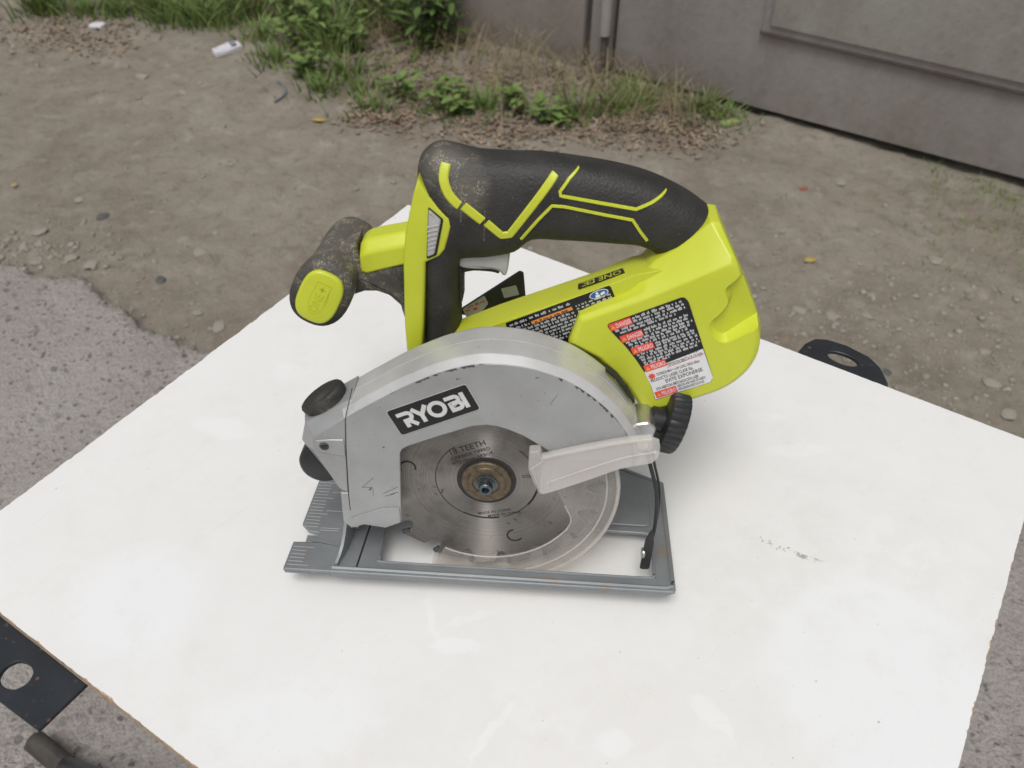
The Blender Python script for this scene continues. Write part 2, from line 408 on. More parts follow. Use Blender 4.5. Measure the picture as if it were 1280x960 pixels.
MAT['asphalt'] = asphalt()
sheet('ground', lines(-2.6, 2.0, 0.017, -40, 40), lines(0.3, 3.3, 0.017, -40, 40), dirt_h, 'dirt')
def asp_h(x, y):
    d = edge_y(x) - y
    top = 0.028 + 0.0045 * fr3(x, y, 4, 3, 5.0) + 0.0014 * mnoise.noise(Vector((x * 60, y * 60, 1)))
    top -= 0.010 * max(0.0, mnoise.noise(Vector((x * 9, y * 9, 4.0))) - 0.35)
    crack = abs(mnoise.noise(Vector((x * 3.1 + 4, y * 3.1, 9.0))))
    if crack < 0.02: top -= 0.006 * (1 - crack / 0.02)
    return top if d > 0.012 else (-0.06 + (top + 0.06) * max(0.0, min(1.0, d / 0.012 + 0.35)) if d > -0.02 else -0.08)
sheet('asphalt_road', lines(-1.9, 1.7, 0.0145, -40, 40), [-40, -15, -4, -2] + list(np.arange(-0.9, 1.4, 0.0145)) + [2, 6, 40][:1], asp_h, 'asphalt')

# ------------------------------------------------------------------ garage wall and steel gate behind the yard
WA, WD = Vector((0.226, 2.177)), Vector((0.8807, -0.4736)); WN = Vector((-0.4736, -0.8807))
def wall_pt(s, o, z): p = WA + WD * s + WN * o; return (p.x, p.y, z)   # s along the wall, o out of it
def wbox(name, s0, s1, o0, o1, z0, z1, mat, parent=None, r=0.0):
    v, f = slab_geo([(s0, z0), (s1, z0), (s1, z1), (s0, z1)], o0, o1, r, 2, (), lambda u, v_, w: wall_pt(u, w, v_))
    return link(name, v, f, mat, parent)
def painted(name, c0, c1, stain, streak=True):
    k = NT(name)
    f = k.noise(3.2, 7, 0.62); g = k.noise(40, 6, 0.6)
    st = k.noise(7, 6, 0.6, k.mapping((0, 0, 0), (0, 0, 0), (1, 1, 4)))
    c = k.mix(k.ramp(f, 0.3, 0.7), c0, c1)
    c = k.mix(k.math('MULTIPLY', k.ramp(st, 0.5, 0.72), 0.5), c, stain)
    c = k.mix(k.math('MULTIPLY', k.ramp(g, 0.55, 0.75), 0.35), c, tuple(x * 0.6 for x in c0))
    sw = k.noise(30, 5, 0.65, k.mapping((0, 0, 0), (0.5, 0.4, 0.2), (0.35, 0.35, 2.2)))
    c = k.mix(k.math('MULTIPLY', k.ramp(sw, 0.5, 0.72), 0.22), c, tuple(min(1, x * 1.3) for x in c1))
    sp = k.n('ShaderNodeSeparateXYZ'); k.l(k.co, sp.inputs[0])
    low = k.math('MULTIPLY', k.ramp(sp.outputs[2], 0.16, 0.0), k.ramp(k.noise(22, 6, 0.7), 0.35, 0.65))
    c = k.mix(k.math('MULTIPLY', low, 0.6), c, (0.2, 0.165, 0.125))
    rs = k.ramp(k.noise(11, 7, 0.72, k.mapping((5, 1, 2))), 0.6, 0.72)
    c = k.mix(k.math('MULTIPLY', rs, 0.35), c, (0.17, 0.115, 0.08))
    k.col(c); k.rough(k.ramp(f, 0.2, 0.8, 0.55, 0.8)); k.p.inputs['Specular IOR Level'].default_value = 0.3
    k.bump(k.math('ADD', g, k.math('MULTIPLY', st, 2.0)), 0.35, 0.004); return k.m
MAT['gate'] = painted('weathered_grey_gate_paint', (0.27, 0.248, 0.235), (0.33, 0.31, 0.295), (0.2, 0.17, 0.145))
MAT['panel'] = painted('weathered_pale_grey_panel_paint', (0.29, 0.28, 0.25), (0.36, 0.352, 0.322), (0.22, 0.19, 0.15))
MAT['wallm'] = painted('stained_render', (0.25, 0.22, 0.2), (0.32, 0.29, 0.265), (0.18, 0.15, 0.12))
MAT['concrete'] = painted('pale_concrete', (0.26, 0.25, 0.24), (0.34, 0.33, 0.31), (0.2, 0.18, 0.15))
MAT['darkmetal_shade'] = painted('dark_rusty_iron_and_shade', (0.055, 0.05, 0.046), (0.1, 0.09, 0.08), (0.12, 0.07, 0.04))  # iron of the hinge pin, also the colour of the painted shade strips
gate = empty('steel_gate', wall_pt(0.8, 0, 0)); tag(gate, 'weathered grey steel gate with a raised panel, standing just clear of the dirt', 'gate')
def child(o, par): 
    o.parent = par; o.matrix_parent_inverse = par.matrix_world.inverted() if False else Matrix.Translation(-Vector(par.location)); return o
child(wbox('gate_sheet', -0.045, 2.3, -0.03, 0.0, 0.024, 2.1, 'gate', None, 0.003), gate)
child(wbox('panel_border', 0.381, 2.1, -0.002, 0.012, 0.236, 1.9, 'gate', None, 0.002), gate)
pn = child(wbox('raised_panel', 0.405, 2.08, 0.010, 0.022, 0.262, 1.88, 'panel', None, 0.002), gate)
child(wbox('panel_shadow_strip', 0.379, 2.1, -0.002, 0.016, 0.231, 0.2405, 'darkmetal_shade', None, 0.002), gate)  # dark line stands in for the shadow under the raised panel
def child_tube(name, pts, rad, mat, par, n=12):
    v, f = tube_geo(pts, rad, n); return child(link(name, v, f, mat, None, 50), par)
post = empty('gate_post', wall_pt(-0.1, 0, 0)); tag(post, 'dark iron post with pipe hinge between the gate and the stained wall', 'post')
child(wbox('post_channel', -0.128, -0.062, -0.06, 0.004, -0.05, 2.2, 'gate', None, 0.003), post)
child(wbox('gap_shade_strip', -0.15, -0.1285, -0.06, -0.012, -0.05, 2.2, 'darkmetal_shade', None, 0.001), post)  # solid dark strip painted for the shade in the seam beside the post
child_tube('pipe_hinge', [wall_pt(-0.072, 0.022, 0.13), wall_pt(-0.072, 0.022, 0.55)], 0.017, 'gate', post)
child_tube('hinge_pin', [wall_pt(-0.072, 0.022, 0.03), wall_pt(-0.072, 0.022, 0.132)], 0.009, 'darkmetal_shade', post)
gar = empty('garage', wall_pt(-1.0, -1, 0)); tag(gar, 'stained render garage wall behind the weeds, with an unseen shell added to darken the gate gap', 'garage')
child(wbox('front_wall', -3.2, -0.151, -0.2, 0.004, -0.1, 2.4, 'wallm', None, 0.004), gar)
child(wbox('plinth', -3.2, -0.62, 0.0045, 0.03, -0.1, 0.055, 'concrete', None, 0.008), gar)
child(wbox('added_side_wall', 2.35, 2.5, -3.0, 0.0, -0.1, 2.4, 'wallm', None, 0.004), gar)  # unseen walls, roof and lintel from here on, added to keep the gate gap dark
child(wbox('added_back_wall', -3.2, 2.349, -3.0, -2.85, -0.1, 2.4, 'wallm', None, 0.004), gar)
child(wbox('added_far_side_wall', -3.2, -3.05, -2.849, -0.201, -0.1, 2.4, 'wallm', None, 0.004), gar)
child(wbox('added_roof', -3.3, 2.6, -3.1, 0.02, 2.401, 2.5, 'wallm', None, 0.004), gar)
child(wbox('added_lintel', -0.15, 2.349, -0.2, -0.031, 2.1, 2.4, 'wallm', None, 0.004), gar)

# ------------------------------------------------------------------ plants, litter and odds and ends on the dirt
def leaf_mat(name, c0, c1):
    k = NT(name); oi = k.n('ShaderNodeObjectInfo'); f = k.noise(14, 3); 
    c = k.mix(k.ramp(f, 0.3, 0.7), c0, c1)
    k.col(c); k.rough(0.6); k.p.inputs['Specular IOR Level'].default_value = 0.3
    return k.m
MAT['grass'] = leaf_mat('green_grass', (0.095, 0.16, 0.04), (0.19, 0.265, 0.08))
MAT['weed'] = leaf_mat('dark_green_leaves', (0.06, 0.11, 0.03), (0.125, 0.19, 0.055))
MAT['drygrass'] = leaf_mat('dry_straw', (0.22, 0.17, 0.09), (0.34, 0.28, 0.17))
MAT['litter'] = leaf_mat('dead_brown_leaves', (0.17, 0.12, 0.085), (0.36, 0.285, 0.21))
MAT['stone'] = plain('grey_stone', (0.27, 0.245, 0.208), 0.9, 0, 0.25, 60, 0.3, 300)
MAT['stone_dark'] = plain('dark_stone', (0.09, 0.092, 0.09), 0.8, 0, 0.25, 60, 0.3, 300)
def gz(x, y): return max(dirt_h(x, y), asp_h(x, y) if y < 1.5 else -1)
def blade_geo(V, F, x, y, z, h, w, az, bend, rng, seg=4):
    o = len(V); c, s = math.cos(az), math.sin(az); tw = rng.uniform(0, 6.28); wc, ws = math.cos(tw), math.sin(tw)
    for k in range(seg + 1):
        t = k / seg; r_ = bend * h * t * t; zz = z + h * (t - 0.25 * bend * t * t); ww = w * (1 - t) ** 0.7 * 0.5 + 0.0002
        V += [(x + c * r_ - wc * ww, y + s * r_ - ws * ww, zz), (x + c * r_ + wc * ww, y + s * r_ + ws * ww, zz)]
    for k in range(seg): a = o + 2 * k; F.append((a, a + 1, a + 3, a + 2))
def leaf_geo(V, F, p, d, L, w, curl, rng):
    d = Vector(d).normalized(); side = d.cross(Vector((0, 0, 1)))
    side = side.normalized() if side.length > 1e-3 else Vector((1, 0, 0)); up = side.cross(d); o = len(V)
    for t, ww in ((0, .12), (0.3, .9), (0.6, 1.0), (0.85, .55), (1, .05)):
        c = Vector(p) + d * L * t - up * curl * L * t * t
        V += [tuple(c - side * w * ww * .5 + up * .12 * w), tuple(c), tuple(c + side * w * ww * .5 + up * .12 * w)]
    for k in range(4):
        a = o + 3 * k; F += [(a, a + 1, a + 4, a + 3), (a + 1, a + 2, a + 5, a + 4)]
def mesh_obj(name, V, F, mat, parent=None, loc=None):
    me = bpy.data.meshes.new(name); me.from_pydata(V, [], F); me.update(); me.materials.append(MAT[mat]); me.shade_smooth()
    o = bpy.data.objects.new(name, me); COL.objects.link(o)
    if parent: o.parent = parent
    if loc: o.location = loc
    return o
rg = random.Random(42)
CL = [(-0.905, 2.538, .13, 'l'), (-0.847, 2.208, .09, 'g'), (-0.757, 2.419, .15, 'l'), (-0.722, 2.096, .10, 'l'), (-0.616, 2.133, .09, 'g'), (-0.621, 2.565, .2, 'l'), (-0.443, 2.005, .09, 'l'), (-0.498, 1.92, .06, 'g'), (-0.235, 1.905, .07, 'l'), (-0.183, 1.963, .08, 'g'), (-0.104, 1.97, .09, 'l'), (0.079, 1.952, .09, 'g'), (0.193, 1.971, .09, 'g'), (-0.855, 2.613, .16, 'l'), (-0.407, 2.344, .26, 't'), (-0.357, 2.349, .22, 't'), (-1.011, 2.528, .12, 'g'), (-1.085, 2.641, .12, 'g'), (-1.216, 2.529, .1, 'g'), (-1.331, 2.546, .1, 'g'), (-1.458, 2.519, .09, 'g'), (-1.583, 2.521, .09, 'g'), (0.425, 2.0, .08, 'g'), (0.263, 2.027, .10, 'g'), (-0.281, 1.92, .07, 'g'), (0.013, 1.907, .06, 'l'),
      (-0.70, 2.28, .12, 'g'), (-0.80, 2.33, .11, 'l'), (-0.55, 2.05, .07, 'g'), (-0.67, 2.02, .06, 'g'), (-0.93, 2.36, .08, 'g'), (-1.15, 2.6, .1, 'g'), (-1.4, 2.62, .1, 'g'), (-1.52, 2.6, .1, 'l'), (-0.5, 2.45, .2, 'l'), (-0.33, 1.99, .06, 'l'), (0.49, 1.96, .05, 'g')]
for _ in range(12): CL.append((rg.uniform(-1.75, -1.02), rg.uniform(2.47, 2.78), rg.uniform(.08, .15), 'g'))
for _ in range(9): CL.append((rg.uniform(-0.95, -0.5), rg.uniform(2.3, 2.62), rg.uniform(.1, .18), rg.choice('gl')))
def where(x, kind):
    a, c, g_ = {'g': ('tuft of short green grass', 'grass tuft', 'grass tufts'), 'l': ('leafy green weed', 'weed', 'leafy weeds'), 't': ('tall dark green weed with long leaves', 'weed', 'tall weeds')}[kind]
    w = 'in the grass strip beyond the white paper packet' if x < -1.02 else ('between the paper packet and the tall dark weeds' if x < -0.43 and kind != 't' else ('against the stained wall' if kind == 't' else ('among dead leaves between the tall weeds and the iron post' if x < 0.1 else 'at the foot of the steel gate')))
    return a + ' ' + w, c, g_ + ' ' + w
for (x, y, h, kind) in CL:
    z = dirt_h(x, y) - 0.004; V, F = [], []
    rt = empty({'g': 'grass_tuft', 'l': 'leafy_weed', 't': 'tall_weed'}[kind], (x, y, z)); tag(rt, *where(x, kind))
    if kind == 'g':
        for _ in range(95):
            a = rg.uniform(0, 6.28); rr = abs(rg.gauss(0, 0.05)); blade_geo(V, F, rr * math.cos(a), rr * math.sin(a), 0, h * rg.uniform(.4, 1.1), rg.uniform(.004, .009), a + rg.gauss(0, .8), rg.uniform(.2, 1.0), rg)
        tag(mesh_obj('blades', V, F, 'grass', rt), kind='stuff')
        V, F = [], []
        for _ in range(24):
            a = rg.uniform(0, 6.28); rr = abs(rg.gauss(0, 0.045)); blade_geo(V, F, rr * math.cos(a), rr * math.sin(a), 0, h * rg.uniform(.5, 1.2), .002, a, rg.uniform(.3, 1.2), rg)
        tag(mesh_obj('dry_blades', V, F, 'drygrass', rt), kind='stuff')
    else:
        SV, SF = [], []
        for _ in range((6 if x > -0.5 else 8) if kind == 'l' else 7):
            a = rg.uniform(0, 6.28); ln = h * rg.uniform(.6, 1.15); lean = rg.uniform(.1, .8) if kind == 'l' else rg.uniform(.05, .35); b0 = Vector((rg.gauss(0, .02), rg.gauss(0, .02), 0))
            tip = b0 + Vector((math.cos(a) * ln * lean, math.sin(a) * ln * lean, ln * (1 - .3 * lean)))
            v, f = tube_geo([b0, b0.lerp(tip, .5) + Vector((0, 0, .08 * ln)), tip], [.0022, .0016, .0008], 5); o = len(SV); SV += v; SF += [tuple(i + o for i in t) for t in f]
            nl = 7 if kind == 'l' else 12
            for i in range(nl):
                t = (i + .6) / nl; p = b0.lerp(tip, t) + Vector((0, 0, .32 * ln * t * (1 - t))); az = rg.uniform(0, 6.28)
                L = (rg.uniform(.022, .045) if kind == 'l' else rg.uniform(.05, .10)); W = L * (rg.uniform(.4, .65) if kind == 'l' else .24)
                leaf_geo(V, F, p, (math.cos(az), math.sin(az), rg.uniform(.0, .9)), L, W, rg.uniform(.1, .5), rg)
        tag(mesh_obj('stem', SV, SF, 'weed', rt), kind='stuff'); tag(mesh_obj('leaves', V, F, 'weed' if kind == 't' else 'grass', rt), kind='stuff')
# thin ground cover between the clumps
V, F = [], []
for _ in range(800):
    s_ = rg.uniform(-2.2, 0.45); off = abs(rg.gauss(0, 0.2)) + 0.03
    if s_ > -0.1: off = abs(rg.gauss(0, .06)) + .03
    x, y, _z = wall_pt(s_, off, 0)
    if mnoise.noise(Vector((x * 6, y * 6, 1.7))) < -0.02: continue
    blade_geo(V, F, x, y, dirt_h(x, y) - .003, rg.uniform(.015, .06), rg.uniform(.002, .004), rg.uniform(0, 6.28), rg.uniform(.2, 1.1), rg, 3)
for _ in range(300):
    x, y, _z = wall_pt(rg.uniform(0.9, 1.35), 0.03 + abs(rg.gauss(0, .07)), 0); blade_geo(V, F, x, y, dirt_h(x, y) - .003, rg.uniform(.01, .04), .002, rg.uniform(0, 6.28), rg.uniform(.2, 1.1), rg, 3)
for _ in range(250):
    x, y = rg.gauss(1.08, .12), rg.gauss(1.42, .12); blade_geo(V, F, x, y, dirt_h(x, y) - .003, rg.uniform(.01, .035), .002, rg.uniform(0, 6.28), rg.uniform(.2, 1.1), rg, 3)
tag(mesh_obj('sparse_grass', V, F, 'grass'), 'sparse short grass scattered along the foot of the wall', 'grass', kind='stuff')
V, F = [], []
for _ in range(1800):
    s_ = rg.uniform(-1.9, 0.3); off = abs(rg.gauss(0, 0.16)) + 0.02; x, y, _z = wall_pt(s_, off, 0)
    blade_geo(V, F, x, y, dirt_h(x, y) - .003, rg.uniform(.04, .17), rg.uniform(.0012, .0028), rg.uniform(0, 6.28), rg.uniform(.3, 1.6), rg, 4)
tag(mesh_obj('dry_grass', V, F, 'drygrass'), 'thin dry straw standing among the weeds by the wall', 'dry grass', kind='stuff')
V, F = [], []
LT = [(-0.623, 2.399, .14), (-0.406, 2.152, .13), (-0.295, 2.039, .12), (0.029, 2.1, .12), (-0.073, 1.83, .08), (-0.182, 1.84, .09), (0.256, 1.9, .12), (-0.674, 2.271, .13), (-0.417, 1.917, .07), (0.168, 1.87, .08), (0.385, 1.845, .07), (-1.637, 2.368, .12), (-1.472, 2.32, .1), (-0.477, 1.864, .05), (-0.15, 2.1, .15), (-0.5, 2.25, .15), (0.3, 2.0, .1)]
for _ in range(4200):
    cx_, cy_, r_ = rg.choice(LT); x, y = rg.gauss(cx_, r_), rg.gauss(cy_, r_ * .7)
    if (Vector((x, y)) - WA).dot(WN) < 0.01: continue
    leaf_geo(V, F, (x, y, dirt_h(x, y) + rg.uniform(.001, .008)), (rg.uniform(-1, 1), rg.uniform(-1, 1), rg.uniform(-.25, .45)), rg.uniform(.008, .024), rg.uniform(.004, .011), rg.uniform(-.3, .5), rg)
tag(mesh_obj('leaf_litter', V, F, 'litter'), 'brown dead leaf litter strewn along the foot of the wall', 'dead leaves', kind='stuff')
# stones
def stone_mesh(seed):
    r_ = random.Random(seed); bm = bmesh.new(); bmesh.ops.create_icosphere(bm, subdivisions=2, radius=1.0)
    for v in bm.verts:
        v.co *= 1 + 0.34 * mnoise.noise(v.co * 1.1 + Vector((seed * 7.1, 0, 0))) + 0.1 * mnoise.noise(v.co * 3 + Vector((seed, 5, 0)))
        v.co.z *= 0.55
    me = bpy.data.meshes.new('stone'); bm.to_mesh(me); bm.free(); me.shade_smooth(); me.set_sharp_from_angle(angle=R(28)); return me
SM = []
for i in range(6):
    me = stone_mesh(i + 1); me.materials.append(MAT['stone_dark' if i == 5 else 'stone']); SM.append(me)
PB = [(-0.751, 1.286), (-0.804, 1.594), (-0.632, 1.453), (-1.218, 2.078), (-0.761, 1.201), (-1.052, 1.961), (-1.297, 1.913), (-0.815, 1.095), (0.61, 0.908), (0.752, 1.619), (0.799, 0.812), (0.9, 0.896), (0.701, 0.836), (0.823, 1.035), (0.795, 1.413), (0.906, 1.309), (0.729, 1.161), (0.566, 1.107), (0.705, 1.091), (0.629, 1.085), (0.707, 0.923), (0.56, 1.022), (0.901, 0.809), (0.914, 0.992), (-0.928, 1.357), (-1.028, 1.314), (-1.12, 1.394), (-1.077, 1.163), (-1.162, 1.188), (-1.108, 1.13), (-1.035, 1.151), (-1.212, 1.215), (-1.17, 1.16), (-1.13, 1.2), (-0.70, 0.99), (-0.64, 0.95), (-0.55, 0.98), (-1.2, 1.15), (-1.15, 1.245), (-0.98, 1.13)]
for i, (x, y) in enumerate(PB):
    dk = i in (20, 7, 25) 
    o = bpy.data.objects.new('pebble', SM[5 if dk else i % 5]); COL.objects.link(o); s_ = rg.uniform(.006, .015)
    o.scale = (s_ * rg.uniform(.9, 1.6), s_, s_ * rg.uniform(.5, .9)); o.rotation_euler = (0, 0, rg.uniform(0, 6.28)); o.location = (x, y, gz(x, y) + s_ * .12)
    if x > 0: tag(o, 'dark pebble half buried in the dirt beside the gate' if dk else 'pale pebble half buried in the dirt below the gate', 'pebble', 'dark pebbles' if dk else 'pebbles below the gate')
    else: tag(o, 'dark pebble lying in the dirt by the asphalt' if dk else 'pale pebble half buried in the dirt by the asphalt edge', 'pebble', 'dark pebbles by the asphalt' if dk else 'pebbles by the asphalt edge')
bm = bmesh.new(); bmesh.ops.create_icosphere(bm, subdivisions=1, radius=1.0); iv = [v.co.copy() for v in bm.verts]; bm.verts.index_update(); fi = [tuple(v.index for v in f.verts) for f in bm.faces]; bm.free()
V, F = [], []
for _ in range(5200):
    q = rg.random()
    if q < .3: x = rg.uniform(-1.5, 1.4); y = edge_y(x) + abs(rg.gauss(0, .1)) - .03
    elif q < .62: x, y = rg.gauss(.75, .22), rg.gauss(1.02, .16)
    elif q < .70: x, y = rg.gauss(-1.12, .13), rg.gauss(1.19, .06)
    else: x, y = rg.uniform(-1.9, 1.6), rg.uniform(.8, 2.3)
    if (Vector((x, y)) - WA).dot(WN) < 0.02: continue
    s_ = min(.008, .0012 * math.exp(abs(rg.gauss(0, .85)))); o = len(V); zz = gz(x, y) + s_ * .1; sx_, sy_, sz_ = s_ * rg.uniform(.8, 1.5), s_ * rg.uniform(.8, 1.3), s_ * rg.uniform(.4, .8); a = rg.uniform(0, 6.28)
    for p in iv:
        k_ = rg.uniform(.8, 1.15); X_, Y_ = p.x * sx_ * k_, p.y * sy_ * k_; V.append((x + X_ * math.cos(a) - Y_ * math.sin(a), y + X_ * math.sin(a) + Y_ * math.cos(a), zz + p.z * sz_))
    F += [tuple(i + o for i in t) for t in fi]
tag(mesh_obj('gravel', V, F, 'stone'), 'fine gravel scattered over the dirt', 'gravel', kind='stuff')
# rolled paper, yellow leaves, wire, scraps
MAT['fadedprint'] = plain('faded_grey_print', (0.2, 0.2, 0.26), 0.6)
MAT['paper'] = plain('printed_paper', (0.62, 0.62, 0.66), 0.6, 0, 0.12, 400)
MAT['yleaf'] = plain('yellow_leaf', (0.42, 0.33, 0.09), 0.8, 0, 0.25, 80)
MAT['cork'] = plain('faded_green_plastic', (0.28, 0.33, 0.13), 0.6)
MAT['wirem'] = plain('grey_blue_cable', (0.16, 0.18, 0.2), 0.5)
a, b = Vector((-1.049, 2.237)), Vector((-0.982, 2.303)); z = dirt_h(-1.01, 2.27) + .013
dr = (b - a).normalized(); dn = Vector((-dr.y, dr.x)); md_ = a.lerp(b, .5)
pk = fillet([(-.047, -.014), (-.01, -.016), (.047, -.012), (.045, .013), (.012, .016), (-.046, .013)], .003)
pkt = lambda u, v_, w: (md_.x + dr.x * u + dn.x * v_, md_.y + dr.y * u + dn.y * v_, z - .012 + w + .006 * math.sin(u * 70) * (w > .01) + .003 * math.sin(v_ * 190))
v, f = slab_geo(pk, 0, .02, .004, 3, (), pkt)
roll = link('paper_packet', v, f, 'paper', None)
v, f = merge([slab_geo([(u0, -.009), (u0 + w0, -.009), (u0 + w0, .008), (u0, .007)], .0175, .0225, 0, 1, (), pkt) for u0, w0 in ((-.036, .012), (-.018, .005), (.012, .016))])
link('packet_print', v, f, 'fadedprint', roll); tag(roll, 'crumpled white paper packet lying on the dirt by the weeds', 'packet')
for i, (x, y, L, dz, lab) in enumerate(((-0.65, 1.835, .042, .2, 'curled yellow leaf on the dirt below the green weeds'), (0.602, 1.269, .034, .5, 'small yellow leaf on the bare dirt below the steel gate'), (-1.306, 1.43, .02, 1.2, 'tiny yellow leaf on the dirt beyond the asphalt edge'))):
    V, F = [], []; leaf_geo(V, F, (0, 0, .004), (math.cos(dz), math.sin(dz), .12), L, L * .5, .25, rg)
    o = mesh_obj('yellow_leaf', V, F, 'yleaf', None, (x, y, dirt_h(x, y) + .002)); tag(o, lab, 'leaf'); sm_ = o.modifiers.new('thick', 'SOLIDIFY'); sm_.thickness = .0012
z = dirt_h(-.77, 1.98) + .004
v, f = tube_geo(crom([(-0.80, 2.05, z), (-0.775, 2.02, z + .004), (-0.758, 1.98, z), (-0.764, 1.945, z), (-0.775, 1.92, z)], 5), .0035, 8); tag(link('cable_offcut', v, f, 'wirem', None), 'short curved grey cable offcut lying on the dirt', 'cable')
V, F = slab_geo(fillet([(-.024, -.016), (.02, -.02), (.026, .012), (-.004, .022), (-.022, .012)], .004), 0, .012, .004, 2, (), flat_z)
tag(link('paper_scrap', V, F, 'paper', None, 35, None, None, (-1.497, 2.427, dirt_h(-1.497, 2.427) + .001)), 'small crumpled white scrap at the edge of the grass', 'scrap')
for i, (x, y, rz, lab) in enumerate(((0.486, 1.968, .25, 'faded green plastic piece lying against the gate foot'), (0.508, 1.922, .5, 'faded green plastic piece lying just off the gate'))):
    V, F = slab_geo(fillet([(-.03, -.011), (.03, -.012), (.03, .011), (-.03, .012)], .003), 0, .014, .003, 2, (), flat_z)
    o = tag(link('plastic_piece', V, F, 'cork', None, 35, None, None, (x, y, dirt_h(x, y))), lab, 'plastic piece'); o.rotation_euler = (0, .08, rz)
V, F = slab_geo(fillet([(-.012, -.005), (.012, -.006), (.01, .006), (-.01, .005)], .003), 0, .006, .002, 2, (), flat_z)
MAT['brick'] = plain('red_chip', (0.3, 0.1, 0.07), 0.8); o = tag(link('red_chip', V, F, 'brick', None, 35, None, None, (0.651, 1.58, dirt_h(.651, 1.58))), 'small red chip on the dirt below the gate', 'chip'); o.rotation_euler = (0, 0, .6)

# ------------------------------------------------------------------ white board on a black steel stand
def board_mat():
    k = NT('used_white_laminate')
    c = k.mix(k.ramp(k.noise(6, 5, 0.6), 0.3, 0.7), (0.752, 0.748, 0.735), (0.782, 0.78, 0.77))
    wn = k.n('ShaderNodeTexNoise'); wn.inputs['Scale'].default_value = 60; wn.inputs['Detail'].default_value = 5; k.l(k.co, wn.inputs['Vector'])
    wb = k.n('ShaderNodeVectorMath', operation='SUBTRACT'); wb.inputs[1].default_value = (.5, .5, .5); k.l(wn.outputs['Color'], wb.inputs[0])
    wv = k.n('ShaderNodeVectorMath', operation='MULTIPLY_ADD'); wv.inputs[1].default_value = (.016, .016, 0); k.l(wb.outputs[0], wv.inputs[0]); k.l(k.co, wv.inputs[2])
    for (x, y, rz, sx, sy, col_, st, ns, lo, hi) in BM:
        g = k.n('ShaderNodeTexGradient', gradient_type='SPHERICAL'); k.l(k.mapping((x, y, 0), (0, 0, rz), (sx, sy, 1), wv.outputs[0]), g.inputs[0])
        m = k.ramp(g.outputs['Fac'], 0.0, hi)
        if ns: m = k.math('MULTIPLY', m, k.ramp(k.noise(ns, 5, 0.65), lo, lo + .1))
        c = k.mix(k.math('MULTIPLY', m, st), c, col_)
    v = k.voro(90); sep = k.n('ShaderNodeSeparateColor'); k.l(v.outputs['Color'], sep.inputs[0])
    m = k.math('MULTIPLY', k.math('LESS_THAN', v.outputs['Distance'], k.math('MULTIPLY', sep.outputs[1], 0.075)), k.math('GREATER_THAN', sep.outputs[0], 0.6))
    m = k.math('MULTIPLY', m, k.ramp(k.noise(7, 3), .46, .58))
    c = k.mix(k.math('MULTIPLY', m, 0.55), c, (0.3, 0.28, 0.25))
    v = k.voro(240); sep = k.n('ShaderNodeSeparateColor'); k.l(v.outputs['Color'], sep.inputs[0])
    m = k.math('MULTIPLY', k.math('LESS_THAN', v.outputs['Distance'], 0.1), k.math('GREATER_THAN', sep.outputs[0], 0.86))
    m = k.math('MULTIPLY', m, k.ramp(k.noise(9, 3), .45, .6))
    c = k.mix(k.math('MULTIPLY', m, 0.4), c, (0.42, 0.4, 0.36))
    dirt_ = k.math('MULTIPLY', k.ramp(k.noise(45, 7, 0.75), 0.5, 0.75), 0.2); c = k.mix(dirt_, c, (0.6, 0.57, 0.52))
    sc = k.noise(60, 3, 0.6, k.mapping((0, 0, 0), (0, 0, 0.95), (3.2, 0.11, 1)))
    c = k.mix(k.math('MULTIPLY', k.ramp(sc, 0.66, 0.72), 0.16), c, (0.6, 0.585, 0.55))
    sc2 = k.noise(140, 3, 0.6, k.mapping((0, 0, 0), (0, 0, -0.5), (2.4, 0.05, 1)))
    c = k.mix(k.math('MULTIPLY', k.ramp(sc2, 0.7, 0.75), 0.3), c, (0.86, 0.86, 0.86))
    gr = k.noise(900, 3, 0.7); c = k.mix(k.math('MULTIPLY', k.ramp(gr, 0.62, 0.72), 0.3), c, (0.58, 0.55, 0.5))
    k.col(c); k.rough(k.ramp(k.noise(12, 5), 0.3, 0.7, 0.42, 0.6)); k.bump(k.noise(500, 3), 0.04, 0.0004); return k.m
W1, W2, GR = (0.79, 0.805, 0.82), (0.82, 0.822, 0.825), (0.3, 0.32, 0.27)
bx_, by_ = 0.026, -0.032
